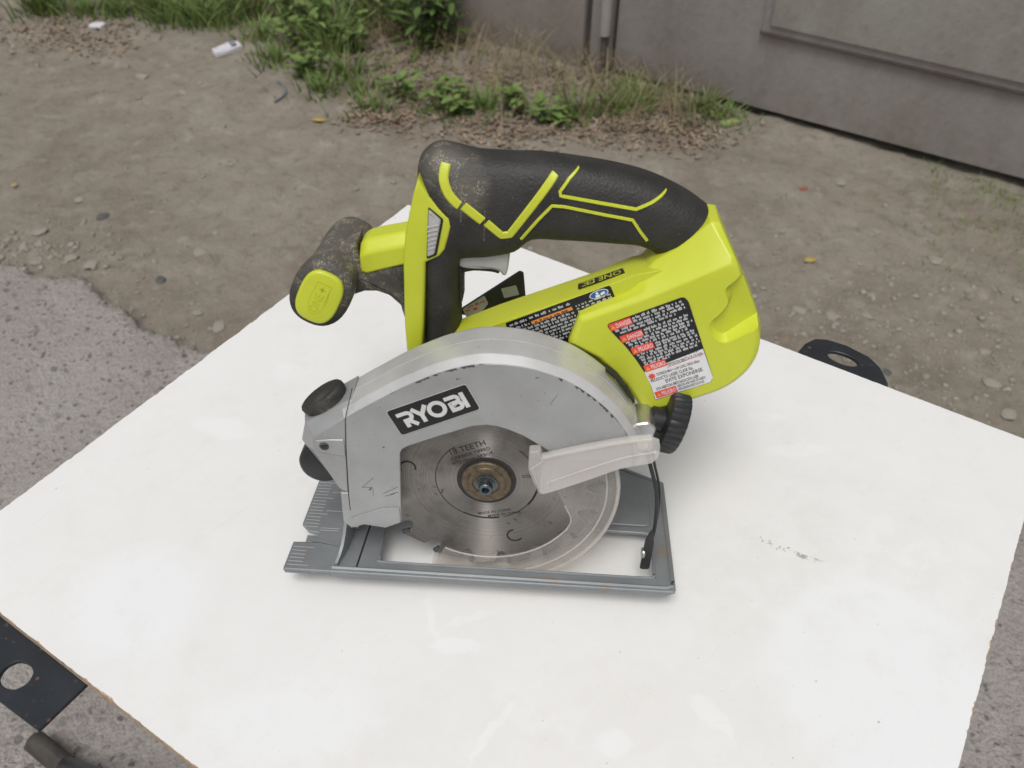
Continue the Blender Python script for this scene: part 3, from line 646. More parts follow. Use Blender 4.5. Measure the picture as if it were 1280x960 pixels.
BM = [(-.12, .03, .5, .12, .06, (0.70, 0.69, 0.66), .25, 50, .45, .6), (.2, -.05, .2, .16, .12, (0.71, 0.70, 0.675), .3, 44, .42, .6), (.02, -.2, .3, .2, .1, (0.72, 0.705, 0.68), .3, 40, .42, .6), (0.20 - bx_, -0.061 - by_, -0.34, .03, .003, GR, .8, 420, .53, .3), (0.213 - bx_, -0.066 - by_, -.45, .012, .0028, GR, .9, 300, .46, .3),
      (0.243 - bx_, -0.15 - by_, 0.1, .075, .085, W1, .7, 0, 0, .25), (-0.01 - bx_, -0.147 - by_, .05, .017, .007, W2, .55, 0, 0, .2), (-0.026 - bx_, -0.130 - by_, 1.9, .02, .003, W2, .55, 0, 0, .3), (0.0 - bx_, -0.126 - by_, 0.3, .02, .003, W2, .45, 0, 0, .3),
      (0.015 - bx_, -0.198 - by_, 1.0, .028, .0025, W2, .55, 0, 0, .4), (0.083 - bx_, -0.2 - by_, 0, .012, .009, W2, .55, 0, 0, .3), (0.138 - bx_, -0.18 - by_, -.9, .02, .006, W2, .5, 0, 0, .3), (0.222 - bx_, 0.03 - by_, .1, .03, .008, W2, .45, 0, 0, .3), (0.205 - bx_, 0.062 - by_, .1, .016, .006, W2, .5, 0, 0, .3),
      (-0.21 - bx_, -0.13 - by_, .3, .05, .05, W1, .7, 0, 0, .4), (-0.2 - bx_, 0.02 - by_, -.2, .03, .012, W2, .55, 0, 0, .3), (-0.17 - bx_, 0.085 - by_, 0, .015, .01, W2, .45, 0, 0, .3), (0.155 - bx_, 0.0 - by_, .2, .05, .05, (0.78, 0.765, 0.73), .6, 0, 0, .5), (-0.1 - bx_, -.2 - by_, .2, .06, .03, W1, .5, 0, 0, .4)]
MAT['board'] = board_mat()
MAT['chip'] = plain('raw_chipboard', (0.42, 0.31, 0.21), 0.9, 0, 0.35, 260, 0.5, 500)
BC = [(-0.1108, 0.3358), (0.4053, 0.0478), (0.1624, -0.4004), (-0.3523, -0.1097)]
brd = empty('white_board', (bx_, by_, 0.692)); tag(brd, 'white laminated chipboard panel with scuffs and chipped edge under the saw', 'board')
rb = random.Random(9); ed = []
for i in range(4):
    a, b = Vector(BC[i]), Vector(BC[(i + 1) % 4]); d_ = (b - a).normalized(); nn = Vector((d_.y, -d_.x)); nn = nn if nn.dot(Vector((bx_, by_)) - a) > 0 else -nn
    n = int((b - a).length / .0022); chip = 0.0
    for k in range(n):
        t = k / n; rough_edge = i >= 1
        chip = max(0.0, chip * .7 + (rb.gauss(0, .0003) if rough_edge else rb.gauss(0, .0001)))
        if rough_edge and rb.random() < (.045 if i == 2 else .02): chip = rb.uniform(.0006, .002 if i == 2 else .0014)
        p = a.lerp(b, t) + nn * min(chip, .003) if 0.01 < t < .99 else a.lerp(b, t)
        ed.append((p.x - bx_, p.y - by_))
v, f = slab_geo(ed, 0.0074, 0.0080, 0, 1, (), flat_z); link('laminate', v, f, 'board', brd)
v, f = slab_geo([(x - bx_, y - by_) for x, y in BC], 0, 0.00738, 0, 1, (), flat_z); link('chipboard_core', v, f, 'chip', brd)
MAT['black_steel'] = plain('black_painted_steel', (0.012, 0.015, 0.019), 0.38, 0, 0.3, 60, 0.15, 700)
def worn_black():
    k = NT('worn_black_steel'); f = k.noise(35, 6, .6); c = k.mix(k.ramp(f, .3, .7), (.012, .015, .019), (.022, .026, .032))
    c = k.mix(k.math('MULTIPLY', k.ramp(k.noise(220, 5, .7), .62, .7), .5), c, (.16, .16, .16)); c = k.mix(k.math('LESS_THAN', k.voro(70).outputs['Distance'], .1), c, (.14, .06, .03))
    k.col(c); k.rough(.4); return k.m
MAT['worn_black'] = worn_black()
MAT['dusty_rubber'] = plain('dusty_black_rubber_foot', (0.06, 0.055, 0.048), 0.8, 0, 0.35, 60)
stand = empty('folding_stand', (0, 0, 0)); tag(stand, 'black steel folding stand with slotted plates carrying the white board', 'stand')
e1 = Vector((-0.225, -0.183)) - Vector((-0.24, -0.211)); e1.normalize(); e2 = Vector((-0.271, -0.195)) - Vector((-0.24, -0.211)); e2.normalize()
c0 = Vector((-0.24, -0.211)); pl = [c0, c0 + e1 * .075, c0 + e1 * .075 + e2 * .10, c0 + e2 * .10]
hc = Vector((-0.268, -0.179)); hole = [tuple(hc + e2 * .0105 * math.cos(2 * math.pi * k / 24) * (1 if abs(math.cos(2 * math.pi * k / 24)) < .8 else .92) + e1 * .0085 * math.sin(2 * math.pi * k / 24)) for k in range(24)]
v, f = slab_geo([tuple(p) for p in pl], .688, .6915, .0006, 1, [hole], flat_z); link('slotted_plate', v, f, 'worn_black', stand)
pr_ = [(0.238, 0.135), (0.244, 0.150), (0.252, 0.162), (0.262, 0.1695), (0.272, 0.1695), (0.287, 0.163), (0.303, 0.1495), (0.3095, 0.136), (0.311, 0.119), (0.309, 0.105)]
tail = [(0.309 - .28, 0.105 - .46), (0.238 - .28, 0.135 - .46)]
hc = Vector((0.2805, 0.1452)); ua = Vector((.86, -.5)); ub = Vector((.5, .86)); hole = [tuple(hc + ua * .013 * math.cos(2 * math.pi * k / 24) + ub * .0068 * math.sin(2 * math.pi * k / 24)) for k in range(24)]
v, f = slab_geo(pr_ + tail, .688, .6915, .0006, 1, [hole], flat_z); link('slotted_plate', v, f, 'worn_black', stand)
v, f = slab_geo([(-.25, -.13), (.30, .09), (.31, .06), (-.24, -.16)], .655, .6875, .002, 1, (), flat_z); link('cross_bar', v, f, 'black_steel', stand)
for (x0, y0, x1, y1) in ((0.04, -0.30, -0.55, 0.03), (0.12, -0.28, 0.40, -0.75), (-0.16, 0.0, -0.18, 0.22), (0.22, 0.08, 0.25, 0.20)):
    g0 = asp_h(x1, y1)
    v, f = tube_geo([(x0, y0, .69), (x1, y1, g0 + .02)], .011, 12); leg = link('leg', v, f, 'black_steel', stand)
    d_ = (Vector((x1 - x0, y1 - y0))).normalized()
    v, f = tube_geo([(x1 + d_.x * t_, y1 + d_.y * t_, g0 + .016) for t_ in (-.06, -.055, -.04, 0, .04, .055, .06)], [.006, .018, .026, .03, .026, .018, .006], 18, .014); link('rubber_foot', v, f, 'dusty_rubber', leg)

# ------------------------------------------------------------------ the circular saw
BOARD_Z = 0.700
LEAN = R(8)                                        # it rests on its lower guard and the far edge of its base
saw = empty('circular_saw', (0, 0, BOARD_Z + 0.0004), (-LEAN, 0, 0))
tag(saw, 'lime green cordless circular saw with black handle and silver guard on the white board', 'circular saw')

# --- base plate
bo = [(0, 0), (240, 0), (241, 2), (241, 100), (212, 114), (40, 114), (3, 85), (2.2, 39), (8.2, 33), (14.5, 32), (14.5, 29.5), (8, 29.5), (8, 24), (17.5, 23), (17.5, 23.4), (0.5, 23.2)]
bo = fillet(bo, [0.5, 4, 4, 5, 5, 6, 4, 1, 1, .2, .2, .3, .3, .2, .2, .5], 3)
op = fillet([(57, 10), (228, 10), (229, 49), (150, 50), (110, 50), (57, 50)], [6, 5, 5, 3, 3, 6], 4)
base = slab('base_plate', bo, 2.0, 4.6, 'base', saw, 0.5, 1, [op], flat_z)
# folded edge under the near side, with the cut-out near its front end, and along the rear end
rim = [(0.6, 0.2), (16, 0.2), (16, 2.0), (29, 2.0), (29, -0.2), (236, -0.2), (236, 2.05), (0.6, 2.05)]
v1 = slab_geo(rim, 0.4, 2.4, 0.2, 1)
v2 = slab_geo([(236, 0.6), (240.4, 3), (240.6, 100), (238.2, 100), (237.9, 5)], -0.1, 2.1, 0.2, 1, (), flat_z)
v3 = slab_geo([(60, 111.6), (211, 111.6), (211.6, 113.6), (60, 113.6)], 0.0, 2.1, 0.2, 1, (), flat_z)
v, f = merge([v1, v2, v3]); link('folded_edge', [S(p) for p in v], f, 'base', base)
lip_path = crom([(57, 30), (57, 16), (59, 11.2), (64, 9.6), (150, 9.6), (222, 9.6), (227.5, 11.6), (228.6, 17), (228.8, 40)], 4)
v1 = tube_geo([(x, y, 4.8) for x, y in lip_path], 1.0, 8); link('opening_lip', [S(p) for p in v1[0]], v1[1], 'base', base)
v1 = tube_geo([(30, 2.6, 4.7), (130, 2.6, 4.7), (235, 2.4, 4.7), (239, 4, 4.7), (239.3, 8, 4.7), (239.3, 98, 4.7), (212, 111.5, 4.7)], 1.5, 6)
link('edge_bead', [S(p) for p in v1[0]], v1[1], 'base', base)
# far half of the base: raised step
slab('raised_step', fillet([(60, 56), (229, 54), (229, 96), (210, 104), (60, 104)], 5), 4.7, 6.2, 'base', base, 0.5, 1, (), flat_z)
g1 = slab_geo([(44.2, 3.8), (45.4, 3.8), (47.2, 46), (46.0, 46)], 4.62, 4.72, 0, 1, (), flat_z)
link('groove', [S(p) for p in g1[0]], g1[1], 'print', base)
mk = []
for i in range(26):                                # engraved cutting scale
    y = 3.2 + i * 3.05
    if 21 < y < 36: continue
    L = 13 if i % 5 == 0 else (9 if i % 5 else 8)
    x0 = 1.8 if y < 22 else 3.8
    mk.append(slab_geo([(x0, y), (x0 + L, y - 0.2), (x0 + L, y + 0.25), (x0, y + 0.45)], 4.62, 4.68, 0, 1, (), flat_z))
for i in range(4):
    y = (34, 36, 52, 70)[i]; mk.append(slab_geo([(15, y), (27, y), (27, y + .5), (15, y + .5)], 4.62, 4.7, 0, 1, (), flat_z))
v, f = merge(mk); tag(link('scale_marks', [S(p) for p in v], f, 'grey', base), kind='stuff')
# bevel bracket standing on the base behind the nose, with its pivot bolts
br = []
for k in range(9):
    t = k / 8; y = 4 + 40 * t
    br.append((31.5 + 4.2 * math.sin(t * 2.2), y))
rows = []
top = [7, 9, 12.5, 19, 27, 34, 38, 40, 40]
V, F = [], []
for k, (x, y) in enumerate(br):
    V += [(x, y, 4.4), (x, y, top[k] + 0.5), (x + 1.8, y, top[k] + 0.5), (x + 1.8, y, 4.4)]
for k in range(8):
    for j in range(4):
        a = k * 4 + j; b = k * 4 + (j + 1) % 4; F.append((a, b, b + 4, a + 4))
F += [(0, 1, 2, 3), (32, 33, 34, 35)]
brk = link('bevel_bracket', [S(p) for p in V], F, 'base', saw)
for z in (14, 24):
    cyl('bolt', (37, 34, z), (1, 0, 0), 4.6, 5, 'steel', brk, 6)
# rear depth bracket: two black spring strips from guard to base
w1 = crom([(215.5, 26, 92), (218.5, 25, 82), (224.5, 25, 61), (226.3, 24, 38), (224.5, 20, 22), (222.0, 17, 12)], 6)
w2 = crom([(218.5, 27, 93), (221.0, 27, 82), (226.5, 27, 61), (227.2, 26, 40), (225.0, 22, 22), (223, 18, 11)], 6)
dbk = tube('depth_bracket', w1, 1.2, 'black', saw, 8, 0.9)
tube('depth_bracket_strip', w2, 0.8, 'black', dbk, 8, 0.9)
cyl('bolt', (221.5, 17, 19), (-1, 0, 0), 3.4, 2.2, 'steel', dbk, 20)
slab('hinge_tab', fillet([(219.5, 6), (225.5, 6), (226, 30), (223.5, 40), (220.5, 30)], 2), 15.5, 17.2, 'black', dbk, 0.3, 1)

# --- blade
BX, BZ, BY, BR = 123.75, 66.9, 22.0, 70.0
prof = []
NT_ = 18; PH = R(223.0)
for i in range(NT_):
    a0 = PH - i * 2 * math.pi / NT_
    # (angle offset from the tip, radius): carbide tip, gullet, hump
    for da, rr in ((0.0, 70.4), (0.008, 65.6), (-0.018, 61.2), (-0.062, 58.8), (-0.105, 60.2), (-0.128, 64.6), (-0.142, 67.6)):
        a = a0 + da; prof.append((BX + rr * math.cos(a), BZ + rr * math.sin(a)))
blade = slab('saw_blade', prof, BY - 0.7, BY + 0.7, 'blade', saw, 0.12, 1, (), None, 20)
for i in range(NT_):
    a0 = PH - i * 2 * math.pi / NT_
    q = [(BX + rr * math.cos(a0 + d), BZ + rr * math.sin(a0 + d)) for d, rr in ((0.0, 70.6), (0.022, 65.8), (-0.012, 65.0), (-0.035, 69.6))]
    slab('carbide_tip', q, BY - 0.9, BY + 0.9, 'bolt', blade, 0.1, 1)
for a in (172, 292, 52):                            # expansion slots ending in a curl
    pts = []
    for k in range(14):
        t = k / 13; ang = R(a) + 0.0; pts.append((t, ang))
    c0 = (BX + 47 * math.cos(R(a)), BZ + 47 * math.sin(R(a)))
    arc = [(c0[0] + 4.6 * math.cos(R(a + 40 - 230 * t / 12)), c0[1] + 4.6 * math.sin(R(a + 40 - 230 * t / 12))) for t in range(13)]
    slab('expansion_slot', stroke(arc, 1.1), BY - 0.84, BY - 0.72, 'print', blade)
ring = lambda r_, n=64, a0=0, a1=360: [(BX + r_ * math.cos(R(a0 + (a1 - a0) * k / n)), BZ + r_ * math.sin(R(a0 + (a1 - a0) * k / n))) for k in range(n + 1)]
pr = [slab_geo(stroke(ring(30.3, 60, a, b), 0.45), BY - 0.82, BY - 0.72) for a, b in ((-70, 52), (128, 242))]
pr.append(slab_geo(stroke(ring(30.1, 30, 242, 285), 1.1), BY - 0.82, BY - 0.72))
pr.append(slab_geo(stroke(ring(30.4, 20, -35, -12), 1.3), BY - 0.82, BY - 0.72))
def on_blade(u, v, rot): return frame((BX + u, BZ + v), rot, BY - 0.86)
for txt, size, u, v in (('18 TEETH', 5.6, -21.5, 17.6), ('CARBIDE TIPPED', 3.35, -20.4, 13.6), ('FITS 10mm ARBOR', 3.2, -19.6, 10.2)):
    pr.append(text_geo(txt, size, frame((BX + u, BZ + v), R(24), BY - 0.86), 0.03))
for txt, size, u, v, r_ in (('CON', 3.2, 20.6, 3.6, 4), ('MADE IN CHINA', 2.8, -5, -28.0, 14), ('MADE IN CHINA', 2.8, 1, -29.6, 14), ('S', 4.4, -28, -11.5, -20)):
    pr.append(text_geo(txt, size, frame((BX + u, BZ + v), R(r_), BY - 0.86), 0.02))
v, f = merge(pr); link('blade_print', [S(p) for p in v], f, 'print', blade)
slab('arbor_recess', ring(17.6, 48)[:-1], BY - 1.0, BY - 0.72, 'print', blade)
fl = cyl('arbor_flange', (BX, BY - 0.8, BZ), (0, -1, 0), 16, 4, 'rust', blade, 48, [(0, 14.9), (1.6, 14.9), (2.2, 14.3), (2.4, 11.6), (3.0, 11.2), (3.1, 8.2), (2.6, 7.8), (2.6, 0.1)])
cyl('arbor_bolt', (BX, BY - 3.2, BZ), (0, -1, 0), 8, 8, 'bolt', blade, 36, [(0, 6.6), (1.0, 6.6), (1.3, 5.4), (2.2, 5.2), (2.3, 4.2), (6.0, 4.1), (6.5, 3.6), (6.5, 2.3), (3.0, 2.1), (3.0, 0.1)])

# --- upper guard (silver), drawn from its face outline
arc = [(45.8, 116.2), (56, 123.6), (66.5, 130.8), (78, 138.6), (88.8, 144.8), (98, 149.6), (106.1, 153.0), (115.5, 156.0), (125.0, 157.6), (137.5, 157.4), (147, 156.0), (156, 153.4), (164.5, 150.2),
       (171.4, 146.6), (178, 142.0), (184.8, 136.4), (191.7, 129.4), (197.4, 122.0), (202.6, 113.6), (207.5, 103.5), (210, 96)]
arcs = crom(arc, 4)
win = [(200, 92), (176, 96), (166, 96.5), (159.7, 100.5), (155.1, 104.0), (144.7, 110.9), (136, 114.8), (130.5, 116.4), (124.3, 117), (116.4, 115.6), (98, 107.4), (80.3, 98.9), (76.8, 96.4), (75.4, 93.0), (74.4, 66), (73.7, 39.9)]
skirt = [(63.9, 34.5), (51.2, 36.3), (42.6, 32.8), (38.4, 37.7), (38.8, 60.5), (43.6, 61.0)]
face = [tuple(p) for p in arcs] + win + skirt
guard = slab('upper_guard', face, 10.0, 13.0, 'guard', saw, 0.35, 1, (), None, 25)
def off_arc(d):
    n = len(arcs); o = []
    for i in range(n):
        t = Vector(arcs[min(i + 1, n - 1)]) - Vector(arcs[max(i - 1, 0)]); t.normalize(); nrm = Vector((-t.y, t.x))
        o.append(tuple(Vector(arcs[i]) + nrm * d))
    return o
prof = [(0.0, 10.02), (0.25, 9.9), (2.9, 14.4), (3.2, 15.0), (4.0, 26.2), (4.0, 26.8), (3.0, 27.1), (3.0, 27.5), (4.0, 27.9), (4.0, 39.6), (3.4, 41.4), (-2.0, 42.0), (-2.0, 39), (-1.0, 14), (-0.4, 12)]
rings = []
for i in range(len(arcs)): rings.append([])
for d, y in prof:
    o = off_arc(d)
    for i, p in enumerate(o): rings[i].append((p[0], y, p[1]))
loft('guard_rim', rings, 'rim', guard, 14)
slab('rim_slot', [(188.4, 143.4), (194.8, 138.2), (203.6, 125.6), (202.4, 124.6), (193.6, 136.8), (187.8, 141.8)], 31.5, 37, 'print', guard)
slab('rim_slot', [tuple(Vector(p) * 0 + Vector(p)) for p in [(200.9, 130.2), (206.2, 120.6), (205.2, 119.8), (199.8, 129.2)]], 33, 37, 'print', guard)
# rear wall of the guard, behind the blade
back = [tuple(p) for p in off_arc(1.0)] + [(208, 88), (196, 70), (150, 62), (98, 60), (74, 52), (73, 36), (46, 36), (44, 60)]
slab('guard_back', back, 38.5, 41.4, 'guard', guard, 0.2, 1)
# front skirt side and bottom, the raised crease along its foot
slab('skirt_foot', [(43.0, 33.4), (51.2, 36.9), (63.9, 35.1), (73.3, 40.3), (73.3, 52.0), (63, 50.6), (43.4, 41.4)], 8.9, 10.2, 'guard', guard, 0.7, 2)
slab('skirt_side', [(38.6, 38), (43.6, 33.6), (43.6, 60), (39.2, 60)], 12.9, 39, 'guard', guard, 0.6, 1)
slab('seam', stroke([(52.0, 137.2), (46.6, 117), (44.6, 90), (43.4, 61.0), (43.4, 47.0)], 0.5), 9.93, 10.05, 'print', guard)
# worn paint edge and scratches
rnd = random.Random(3)
sc = []
for i in range(len(arcs) - 14):
    if rnd.random() < (0.75 if (8 < i < 26 or 46 < i < 62) else 0.18):
        a, b = Vector(arcs[i + 5]), Vector(arcs[i + 6]); t = (b - a).normalized(); n_ = Vector((-t.y, t.x)) * -0.2
        w = rnd.uniform(0.3, 4.2)
        sc.append(slab_geo([tuple(a + n_), tuple(b + n_), tuple(b + n_ * (1 + w * 2)), tuple(a + n_ * (1 + w))], 9.93, 10.05))
for (x0, z0, x1, z1, w) in ((52, 66, 59, 74, .25), (52, 66, 57, 66.5, .25), (56, 64, 57.5, 66.5, .8), (58, 60, 58.2, 66, .25), (64, 62, 73, 68, .25), (65, 60, 71, 62.5, .25), (68, 61.5, 73, 64, .3), (160, 136, 162, 140, .2), (158.6, 133, 160, 136.5, .2), (150, 150, 152, 150.5, .5), (66, 97, 67, 97.4, .9), (108, 146.5, 110, 147, .5)):
    sc.append(slab_geo(stroke([(x0, z0), (x1, z1)], w), 9.92, 10.04))
v, f = merge(sc); tag(link('worn_edge_marks', [S(p) for p in v], f, 'wear', guard), kind='stuff')
# nose: the separate front piece of the guard
near = [(45.7, 116.0), (26.7, 101), (25.6, 92.5), (38.5, 63.2), (43.2, 60.6)]
mid = [(48.6, 123.2), (20.5, 105.0), (17.0, 92.0), (35.2, 59.5), (43.0, 58.4)]
far = [(48.5, 124.5), (17.5, 103.0), (15.6, 84.0), (34.5, 57.5), (42.8, 57.4)]
rings = [[(x, y, z) for x, z in pl] for pl, y in ((near, 10.6), (mid, 19), (far, 29), (far, 40.5))]
nose = loft('guard_nose', rings, 'guard', saw, 18)
b_ = nose.modifiers.new('bevel', 'BEVEL'); b_.width = 0.0006; b_.segments = 2; b_.limit_method = 'ANGLE'; b_.angle_limit = R(15)
slab('nose_plate', fillet([(27.6, 99.2), (35, 100.4), (44.2, 101), (44.2, 88.8), (35.4, 89.6), (27.2, 91.6)], 1), 9.9, 10.9, 'guard', nose, 0.4, 1)
cyl('screw_hole', (32.6, 9.98, 95.6), (0, -1, 0), 2.7, .3, 'bolt', nose, 24, [(0, 2.9), (0.22, 2.8), (0.25, 2.2), (0.1, 2.0), (0.1, 0.05)])
slab('screw_slot', [(30.6, 94.7), (34.4, 95.5), (34.4, 96.6), (30.6, 96.0)], 9.7, 9.86, 'print', nose)
sl = math.atan2(21, 29)
nx, nz = -math.sin(sl), math.cos(sl)
# scuffed rubber button on the sloping top of the nose
c0 = Vector((31.4, 29, 113.4)); ax = Vector((nx, 0, nz)); ux = Vector((math.cos(sl), 0, math.sin(sl))); uy = Vector((0, 1, 0))
rings = []
for t, s_ in ((-3, 0.86), (0.5, 0.95), (2.0, 1.0), (4.2, 1.0), (5.4, 0.95), (6.0, 0.86), (5.7, 0.7), (5.7, 0.05)):
    rings.append([tuple(c0 + ax * t + ux * 15.0 * s_ * math.cos(2 * math.pi * k / 36) + uy * 11.0 * s_ * math.sin(2 * math.pi * k / 36)) for k in range(36)])
loft('rubber_button', rings, 'pad', nose)
cyl('guide_wheel', (25.5, 21, 71), (0, 1, 0), 13.6, 14, 'black', saw, 40, [(0, 11), (1.0, 12.8), (2.6, 13.6), (11, 13.6), (13, 12.8), (14, 11)])
# maker's plate
fr = frame((95.2, 125.3), R(26.0), 9.96)
pl_ = fillet([(-24.2, -8.8), (24.2, -8.8), (24.2, 8.8), (-24.2, 8.8)], 1.6, 4)
v, f = slab_geo(pl_, 0, 0.35, 0.1, 1, (), lambda u, v_, w: fr(u, v_, w)); link('logo_plate', [S(p) for p in v], f, 'label_black', guard)
v, f = slab_geo(fillet([(-24.5, -9.1), (24.5, -9.1), (24.5, 9.1), (-24.5, 9.1)], 1.8, 4), 0, 0.12, 0, 1, (), lambda u, v_, w: fr(u, v_, w - .02)); link('logo_border', [S(p) for p in v], f, 'letter', guard)
lt = []
def glyph(pts, x, w=2.35): lt.append(slab_geo(stroke([(x + a, b) for a, b in pts], w), 0.36, 0.5 + 0.012 * len(lt), 0, 1, (), lambda u, v_, w_: fr(u, v_, w_)))
def arcp(cx_, cy_, rx, ry, a0, a1, n=10): return [(cx_ + rx * math.cos(R(a0 + (a1 - a0) * k / n)), cy_ + ry * math.sin(R(a0 + (a1 - a0) * k / n))) for k in range(n + 1)]
X = -20.6
glyph([(0.0, 4.1)] + arcp(5.6, 1.75, 2.5, 2.35, 90, -90) + [(2.6, -0.6)], X)
glyph([(3.6, 0.3), (3.6, -5.2)], X, 2.5); glyph([(5.0, -0.6), (9.3, -5.2)], X, 2.5)
X = -11.4
glyph([(0.4, 5.2), (4.6, -0.2)], X, 2.5); glyph([(8.8, 5.2), (4.6, -0.2)], X, 2.5); glyph([(4.6, 0.4), (4.6, -5.2)], X, 2.5)
o_, i_ = arcp(2.6, 0, 5.6, 5.5, 0, 360, 36)[:-1], arcp(2.6, 0, 3.2, 3.1, 0, 360, 36)[:-1]
lt.append(slab_geo(o_, 0.36, 0.5, 0, 1, [i_], lambda u, v_, w_: fr(u, v_, w_)))
X = 9.4
glyph([(-0.6, 4.1)] + arcp(4.9, 2.2, 2.0, 1.9, 90, -80) + [(1.6, 0.2)], X)
glyph([(1.4, 1.0), (1.4, -4.1)] + arcp(5.2, -2.0, 2.2, 2.1, -90, 90) + [(1.4, 0.1)], X)
glyph([(0, 5.2), (0, -5.2)], 19.2, 2.5)
v, f = merge(lt); link('lettering', [S(p) for p in v], f, 'letter', guard)

# --- lower guard: scratched clear plastic bucket round the blade
def pol(r_, a): return (BX + r_ * math.cos(R(a)), BZ + r_ * math.sin(R(a)))
LR = 78.0
outer = [pol(LR, a) for a in np.linspace(-116, 40, 50)]
inner = [(160, 84), (160.5, 78), (165.5, 66.5), (170.5, 56.5), (174.5, 48.0), (174.8, 43), (172.4, 37)] + [pol(56.8, a) for a in np.linspace(-37, -116, 30)]
lg_ = outer + inner
lower = slab('lower_guard', lg_, 14.6, 16.0, 'clear', saw, 0.3, 1)
slab('guard_far_wall', [pol(LR, a) for a in np.linspace(-116, 40, 50)] + [pol(50, a) for a in np.linspace(40, -116, 40)], 30, 31.2, 'clear', lower, 0.2, 1)
rings = []
for a in np.linspace(-116, 40, 60):
    rings.append([(*pol(r_, a), y) for r_, y in ((LR + .1, 14.9), (LR + .1, 31), (LR - 2.0, 31), (LR - 2.0, 16.1))])
    rings[-1] = [(p[0], p[2], p[1]) for p in rings[-1]]
loft('guard_outer_wall', rings, 'clear', lower, 30)
bead = [pol(LR - 1.0, a) for a in np.linspace(-116, 40, 50)]
tube('outer_bead', [(x, 14.6, z) for x, z in bead], 1.2, 'clear_edge', lower, 8)
tube('inner_bead', [(x, 14.4, z) for x, z in inner[3:]], 0.5, 'clear_edge', lower, 6)
tube('stiffening_rib', [(*pol(70.5, a), 0) for a in np.linspace(-70, 36, 30)] and [(pol(70.5, a)[0], 14.5, pol(70.5, a)[1]) for a in np.linspace(-80, 36, 30)], 0.6, 'clear_edge', lower, 6)
# retracting lever of the lower guard
armo = crom([(155.2, 100.5), (175, 107.6), (199.5, 115.2), (214.3, 118.2)], 4) + crom([(218.2, 116.8), (219.4, 111), (219.0, 104.4), (216.0, 100.2)], 3) + crom([(199.1, 94.8), (178.6, 83.4), (160.0, 73.8), (155.5, 73.2)], 4)
lever = slab('guard_lever', armo, 5.0, 7.0, 'frost', lower, 0.9, 2)
slab('lever_flange', armo[:13] + [(p[0] - 0.1, p[1] - 2.0) for p in armo[:13][::-1]], 4.2, 9, 'clear_edge', lever, 0.4, 1)
slab('lever_rib', stroke(crom([(159, 82), (178, 92.5), (199, 103), (218, 109)], 4), 1.0), 4.2, 5.4, 'clear_edge', lever, 0.3, 1)
slab('lever_rib', stroke([(160.6, 92), (160, 75)], 0.8), 4.4, 5.4, 'clear_edge', lever, 0.2, 1)
slab('lever_rib', stroke([(205.2, 115.5), (206, 98.5)], 0.8), 4.4, 5.4, 'clear_edge', lever, 0.2, 1)
slab('lever_end', fillet([(148.2, 92.0), (151, 83.2), (155.6, 73.4), (157.4, 76), (156.4, 98), (154.4, 105), (148.4, 104)], 1), 4.4, 11, 'clear_edge', lever, 0.5, 1)
slab('lever_end_rib', stroke([(149.6, 92.2), (155.6, 97.6)], 0.7), 3.6, 4.6, 'clear_edge', lever, 0.2, 1)
slab('lever_end_rib', stroke([(150, 92.0), (156.2, 76)], 0.7), 3.6, 4.6, 'clear_edge', lever, 0.2, 1)
slab('lever_end_rib', stroke([(152.6, 105), (156, 98)], 0.7), 3.6, 4.6, 'clear_edge', lever, 0.2, 1)
cyl('lever_pin', (209.6, 5.2, 113), (0, -1, 0), 3.2, 0.8, 'frost', lever, 24, [(0, 3.3), (0.8, 3.0), (0.9, 0.1)])

# --- depth lock knob
fl_ = []
for k in range(72):
    a = 2 * math.pi * k / 72; fl_.append(1.0 if k % 3 else 0.955)
ka = Vector((0.975, 0.0, -0.22)).normalized(); kb = Vector((0, 1, 0)); kc = ka.cross(kb)
kc0 = Vector((229.0, 38, 104.2)); rings = []
for t, s_ in ((-5.5, 0.82), (-4.6, 0.95), (-3.2, 1.0), (4.2, 1.0), (5.6, 0.95), (6.4, 0.82), (6.4, 0.5), (5.2, 0.05)):
    rings.append([tuple(kc0 + ka * t + kb * 13.5 * s_ * fl_[k] * math.cos(2 * math.pi * k / 72) + kc * 20 * s_ * fl_[k] * math.sin(2 * math.pi * k / 72)) for k in range(72)])
knob = loft('depth_lock_knob', rings, 'black', saw, 30)
cyl('knob_stem', tuple(kc0 - ka * 13), tuple(ka), 7.2, 8, 'black', knob, 30)
slab('knob_bracket', fillet([(208, 95), (216, 96), (219, 110), (214, 114), (206, 112)], 2), 24, 44, 'steel', knob, 0.8, 1)
# --- main body: motor housing and battery foot
def loft_layers(name, layers, mat, parent, bevel=0.0, ang=20, bang=18):
    o = loft(name, [[(x, y, z) for x, z in pl] for pl, y in layers], mat, parent, ang)
    if bevel:
        b = o.modifiers.new('bevel', 'BEVEL'); b.width = bevel / 1000; b.segments = 4; b.limit_method = 'ANGLE'; b.angle_limit = R(bang); b.harden_normals = False
    return o
def apply_mods(o):
    dg = bpy.context.evaluated_depsgraph_get(); me = bpy.data.meshes.new_from_object(o.evaluated_get(dg)); o.modifiers.clear(); o.data = me
hous = [(98, 118), (98, 141), (104.5, 146.2), (126, 157.2), (141, 164.3), (179, 181.6), (200, 192.3), (214, 196), (218, 186), (196, 124), (170, 104), (130, 104)]
hous2 = [(98, 118), (98, 139), (104.5, 144.0), (126, 154.8), (141, 161.6), (179, 178.6), (200, 190), (214, 194), (218, 186), (196, 124), (170, 104), (130, 104)]
hous3 = [(x, z - (12 if z > 138 else 0)) for x, z in hous2]
hous4 = [(x, z - (22 if z > 138 else 0)) for x, z in hous2]
housing = loft_layers('motor_housing', [(hous, 50), (hous, 56), (hous2, 76), (hous3, 90), (hous4, 100)], 'yellow', saw, 3.0)
